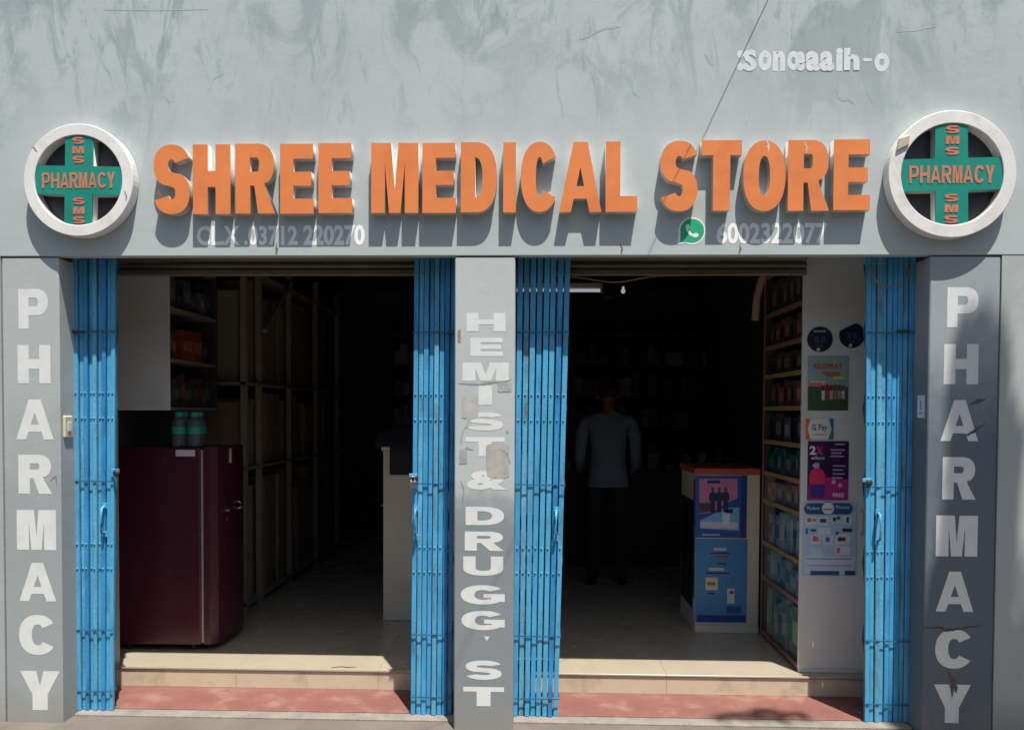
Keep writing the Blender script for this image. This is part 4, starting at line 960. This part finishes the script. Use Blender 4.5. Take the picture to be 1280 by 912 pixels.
B().tube([(p.x, 3.0, p.z+.04), (p.x, 3.0, p.z+.075), (p.x, 3.0, 2.953)], [.014, .012, .003], 8).put('holder', MT['black'], bl)
p = P(762, 372, 3.4)
fn = empty('ceiling_fan', (p.x, 3.4, p.z), 'dark ceiling fan hanging deep inside the right doorway', 'fan')
B().tube([(p.x, 3.4, p.z+.05), (p.x, 3.4, 2.953)], .012, 8).put('down_rod', MT['dkmetal'], fn)
B().lathe((p.x, 3.4, p.z), [(0, -.04), (.07, -.035), (.09, 0), (.08, .04), (.03, .06), (0, .06)], 20).put('motor', MT['dkmetal'], fn, True)
for k in range(3):
    a_ = R(25+120*k); d = Vector((math.cos(a_), math.sin(a_), 0)); q = Vector((-d.y, d.x, 0)); c0 = Vector((p.x, 3.4, p.z))
    L_ = [c0+d*.085-q*.03, c0+d*.085+q*.03, c0+d*.55+q*.065+Vector((0, 0, .015)), c0+d*.55-q*.065-Vector((0, 0, .01))]
    B().hexa([*[v_-Vector((0, 0, .003)) for v_ in L_], *L_]).put('blade', MT['dkmetal'], fn)

# ================================================================== person, seen from behind
def person(cx, cy, z0):
    H = 1.68
    nodes = {}; edges = []
    def nd(k, x, y, z, r, par=None):
        nodes[k] = (cx+x, cy+y, z0+z, r); 
        if par: edges.append((par, k))
    nd('pelvis', 0, 0, .92, (.178, .125)); nd('waist', 0, .005, 1.06, (.176, .12), 'pelvis'); nd('chest', 0, .01, 1.24, (.192, .13), 'waist')
    nd('upper', 0, .015, 1.37, (.165, .10), 'chest'); nd('neck0', 0, .03, 1.44, (.062, .062), 'upper'); nd('neck1', 0, .05, 1.50, (.056, .058), 'neck0')
    nd('head0', 0, .07, 1.555, (.068, .085), 'neck1'); nd('head1', 0, .075, 1.61, (.078, .098), 'head0'); nd('head2', 0, .07, 1.66, (.060, .075), 'head1')
    for s, n in ((-1, 'l'), (1, 'r')):
        nd(n+'sh', s*.185, .02, 1.385, (.062, .062), 'upper'); nd(n+'up', s*.222, .02, 1.25, (.060, .060), n+'sh'); nd(n+'el', s*.232, .03, 1.09, (.052, .052), n+'up')
        nd(n+'fo', s*.235, .12, .99, (.040, .040), n+'el'); nd(n+'wr', s*.215, .225, .935, (.028, .026), n+'fo'); nd(n+'pa', s*.205, .285, .915, (.036, .018), n+'wr')
        for i in range(4):
            fx = s*(.205+(.5-i/3)*.066)
            ln = (.075, .085, .08, .062)[3-i]
            nd(n+'k%d' % i, fx, .325, .912, (.0105, .0105), n+'pa'); nd(n+'f%d' % i, fx, .325+ln*.5, .900, (.0095, .0095), n+'k%d' % i); nd(n+'t%d' % i, fx, .325+ln*.85, .872, (.008, .008), n+'f%d' % i)
        nd(n+'th', s*.165, .275, .905, (.012, .012), n+'pa'); nd(n+'tt', s*.150, .315, .890, (.010, .010), n+'th')
        nd(n+'hip', s*.095, .0, .85, (.100, .105), 'pelvis'); nd(n+'thi', s*.105, .005, .66, (.082, .085), n+'hip'); nd(n+'kn', s*.11, .005, .47, (.062, .065), n+'thi')
        nd(n+'ca', s*.115, -.015, .32, (.060, .062), n+'kn'); nd(n+'an', s*.12, -.01, .09, (.045, .048), n+'ca'); nd(n+'he', s*.122, .0, .045, (.042, .042), n+'an')
        nd(n+'ba', s*.13, .12, .03, (.042, .028), n+'he'); nd(n+'to', s*.135, .19, .025, (.034, .022), n+'ba')
    keys = list(nodes); idx = {k: i for i, k in enumerate(keys)}
    me = bpy.data.meshes.new('body'); me.from_pydata([nodes[k][:3] for k in keys], [(idx[a], idx[b]) for a, b in edges], [])
    o = bpy.data.objects.new('body', me); COL.objects.link(o)
    sk = o.modifiers.new('s', 'SKIN'); sk.use_smooth_shade = True; sk.branch_smoothing = .6
    for i, k in enumerate(keys):
        d = me.skin_vertices[0].data[i]; d.radius = nodes[k][3]; d.use_root = (k == 'pelvis')
    sb = o.modifiers.new('d', 'SUBSURF'); sb.levels = 2; sb.render_levels = 2
    dg = bpy.context.evaluated_depsgraph_get(); m2 = bpy.data.meshes.new_from_object(o.evaluated_get(dg)); bpy.data.objects.remove(o)
    m2.materials.clear()
    for mm in (mat('skin_tone', (.13, .07, .05), .6, .08, 9), mat('shirt_slate', (.15, .19, .235), .85, .12, 6, .3, 50), mat('trousers', (.015, .016, .022), .9, .2, 9), mat('shoe', (.02, .018, .016), .6, .1, 9)): m2.materials.append(mm)
    bq = bmesh.new(); bq.from_mesh(m2)
    for co, no in (((cx, cy, z0+.825), (0, 0, 1)), ((cx, cy, z0+1.455), (0, 0, 1)), ((cx, cy+.205, z0), (0, 1, 0)), ((cx, cy, z0+.075), (0, 0, 1))):
        bmesh.ops.bisect_plane(bq, geom=bq.verts[:]+bq.edges[:]+bq.faces[:], plane_co=co, plane_no=no)
    bq.to_mesh(m2); bq.free()
    for f in m2.polygons:
        c_ = f.center; z = c_.z-z0; ax = abs(c_.x-cx); yy = c_.y-cy
        if z > 1.455: i = 0
        elif yy > .205 and z > .8: i = 0
        elif z > .825 : i = 1
        elif z > .075: i = 2
        else: i = 3
        f.material_index = i; f.use_smooth = True
    e = empty('person', (cx, cy, z0), 'person in a slate shirt and dark trousers standing with back to the street', 'person')
    link('body', m2, None, e)
    # hair, ears and nose
    bmm = bmesh.new(); bmesh.ops.create_uvsphere(bmm, u_segments=24, v_segments=16, radius=1)
    for v in bmm.verts:
        n_ = v.co.copy(); v.co = Vector((cx+n_.x*.086, cy+.066+n_.y*.105, z0+1.615+n_.z*.088))
        if n_.y > .25 and n_.z < .45: v.co.y = cy+.066+.25*.105
    for f in [f for f in bmm.faces if f.calc_center_median().z < z0+1.56]: bmm.faces.remove(f)
    me = bpy.data.meshes.new('hair'); bmm.to_mesh(me); bmm.free(); link('hair', me, mat('hair_black', (.010, .009, .009), .7, .2, 40, .4, 90), e, True)
    for s in (-1, 1): B().lathe((cx+s*.084, cy+.075, z0+1.575), [(0, -.03), (.010, -.022), (.014, 0), (.012, .02), (0, .03)], 10).put('ear', m2.materials[0], e, True)
    B().hexa([(cx-.016, cy+.155, z0+1.555), (cx+.016, cy+.155, z0+1.555), (cx+.012, cy+.195, z0+1.558), (cx-.012, cy+.195, z0+1.558), (cx-.007, cy+.155, z0+1.61), (cx+.007, cy+.155, z0+1.61), (cx+.005, cy+.172, z0+1.61), (cx-.005, cy+.172, z0+1.61)], .004).put('nose', m2.materials[0], e, True)
person(PX(760, 2.75, 600), 2.75, .111)

# ================================================================== overhead cable and street tree (outside the frame, they throw the shadows)
dirc = Vector((-.9, -1, 0)); A = P(966, -6, 0); A = Vector((A.x, -.002, A.z+.03))
pts = [A+dirc*t+Vector((0, 0, -.05*t+.012*t*t)) for t in [i*.25 for i in range(29)]]
o = B().tube(pts, .0019, 8).put('overhead_cable', MT['cable'], None, True); setp(o, 'black service cable running from the fascia out over the street', 'cable')

tr = empty('street_tree', (4.7, -1.2, GZ), 'leafy street tree on the pavement, its shade on the right pillar', 'tree')
limbs = [([(4.7, -1.2, GZ-.05), (4.68, -1.35, 1.5), (4.58, -1.85, 3.0), (4.45, -2.45, 4.2), (4.3, -2.7, 5.6), (4.2, -2.6, 6.8)], [.17, .14, .125, .11, .085, .04]),
         ([(4.47, -2.40, 4.0), (4.0, -2.5, 5.0), (3.5, -2.35, 6.2), (3.12, -2.2, 7.1), (3.05, -2.15, 7.6)], [.07, .06, .045, .03, .012]),
         ([(4.45, -2.45, 4.2), (4.9, -3.2, 5.2), (5.3, -3.5, 6.1)], [.07, .05, .02]), ([(4.34, -2.65, 5.2), (4.0, -3.2, 6.0), (3.8, -3.5, 6.6)], [.06, .04, .015]),
         ([(3.6, -2.4, 6.0), (3.6, -2.0, 6.3), (3.55, -1.7, 6.4)], [.035, .025, .012])]
tb = B()
for pts, rs in limbs: tb.tube(pts, rs, 10)
tb.put('trunk', MT['bark'], tr, True)
rg = random.Random(4); V = []; Fc = []
def leaves(cx, cy, cz, rx, ry, rz, n):
    for _ in range(n):
        while True:
            u = Vector((rg.uniform(-1, 1), rg.uniform(-1, 1), rg.uniform(-1, 1)))
            if u.length < 1: break
        c_ = Vector((cx+u.x*rx, cy+u.y*ry, cz+u.z*rz)); L_ = rg.uniform(.07, .13); wv = L_*.45
        d = Vector((rg.gauss(0, 1), rg.gauss(0, 1), rg.gauss(-.4, .7))).normalized(); q = d.cross(Vector((rg.gauss(0, 1), rg.gauss(0, 1), rg.gauss(0, 1)))).normalized()*wv/2
        nrm = d.cross(q).normalized()*.012; b0 = len(V)
        V.extend([c_-d*L_/2, c_+q+nrm, c_+d*L_/2, c_-q+nrm]); Fc.append((b0, b0+1, b0+2, b0+3))
def lump(sx, sz, Y, rx, ry, rz, n):
    """leaf clump whose shade falls at (sx, sz) on the shop front"""
    leaves(sx+SUND.x/SUND.y*Y, Y, sz+SUND.z/SUND.y*Y, rx, ry, rz, n)
lump(2.07, .62, -2.2, .19, .36, .26, 1500)
lump(2.12, 1.5, -2.1, .13, .17, .20, 260)
lump(2.08, 1.78, -2.05, .10, .10, .12, 130)
lump(2.08, -.4, -2.35, .26, .22, .22, 380)
lump(2.30, .35, -2.5, .20, .18, .24, 160)
lump(2.42, -.3, -2.3, .30, .30, .3, 330)
lump(1.32, .62, -2.4, .22, .09, .08, 60); lump(1.10, .58, -2.6, .12, .05, .05, 16)
lump(3.4, 0.2, -2.75, .75, .7, .7, 2600)
lump(3.9, 1.6, -2.9, .7, .6, .6, 1700)
lump(3.2, -1.8, -3.3, .6, .5, .5, 1000)
lump(4.5, -.8, -3.4, .8, .6, .6, 1500)
me = bpy.data.meshes.new('crown'); me.from_pydata([tuple(v) for v in V], [], Fc); link('crown', me, MT['leaf'], tr)

ob = empty('added_opposite_building', (0, -15, GZ), 'unseen plain two-storey building added behind the camera to block low sky light', 'building')  # unseen building, added and sized to keep low sky light out of the shop
obm = mat('opposite_render', (.45, .41, .35), .85, .15, 1.2, .1, 20)
box('wall', (-22, 22, -23, -15, GZ-.15, 6.4), obm, ob)
box('parapet', (-22.1, 22.1, -23.1, -14.85, 6.401, 6.9), obm, ob)
box('floor_band', (-22.05, 22.05, -14.998, -14.9, 3.5, 3.75), obm, ob)
for k in range(11):
    xx = -20+k*4
    box('window', (xx-.7, xx+.7, -14.995, -14.95, 4.3, 5.8), MT['dkmetal'], ob); box('pane', (xx-.6, xx+.6, -14.949, -14.94, 4.4, 5.7), MT['black'], ob)
    box('shutter_door', (xx-1.4, xx+1.4, -14.995, -14.95, GZ-.13, 2.7), MT['shutter'], ob)

# small litter on the step and floor
p = P(718, 803, 1.05)
o = B().box(p.x-.012, p.x+.010, 1.0, 1.022, .1105, .1125, .0006).put('paper_bit', MT['paper']); setp(o, 'tiny white paper bit on the tiled floor beside the middle right gate', 'litter')
p = P(588, 838, .52); x_ = PX(430, .53, 838)
o = B().tube([(x_-.07, .525, .1135), (x_-.02, .54, .115), (x_+.03, .53, .114), (x_+.07, .545, .1135)], [.0015, .0022, .002, .001], 6).put('dry_twig', MT['bark']); setp(o, 'thin dry twig lying on the sunlit edge of the left doorway step', 'twig')
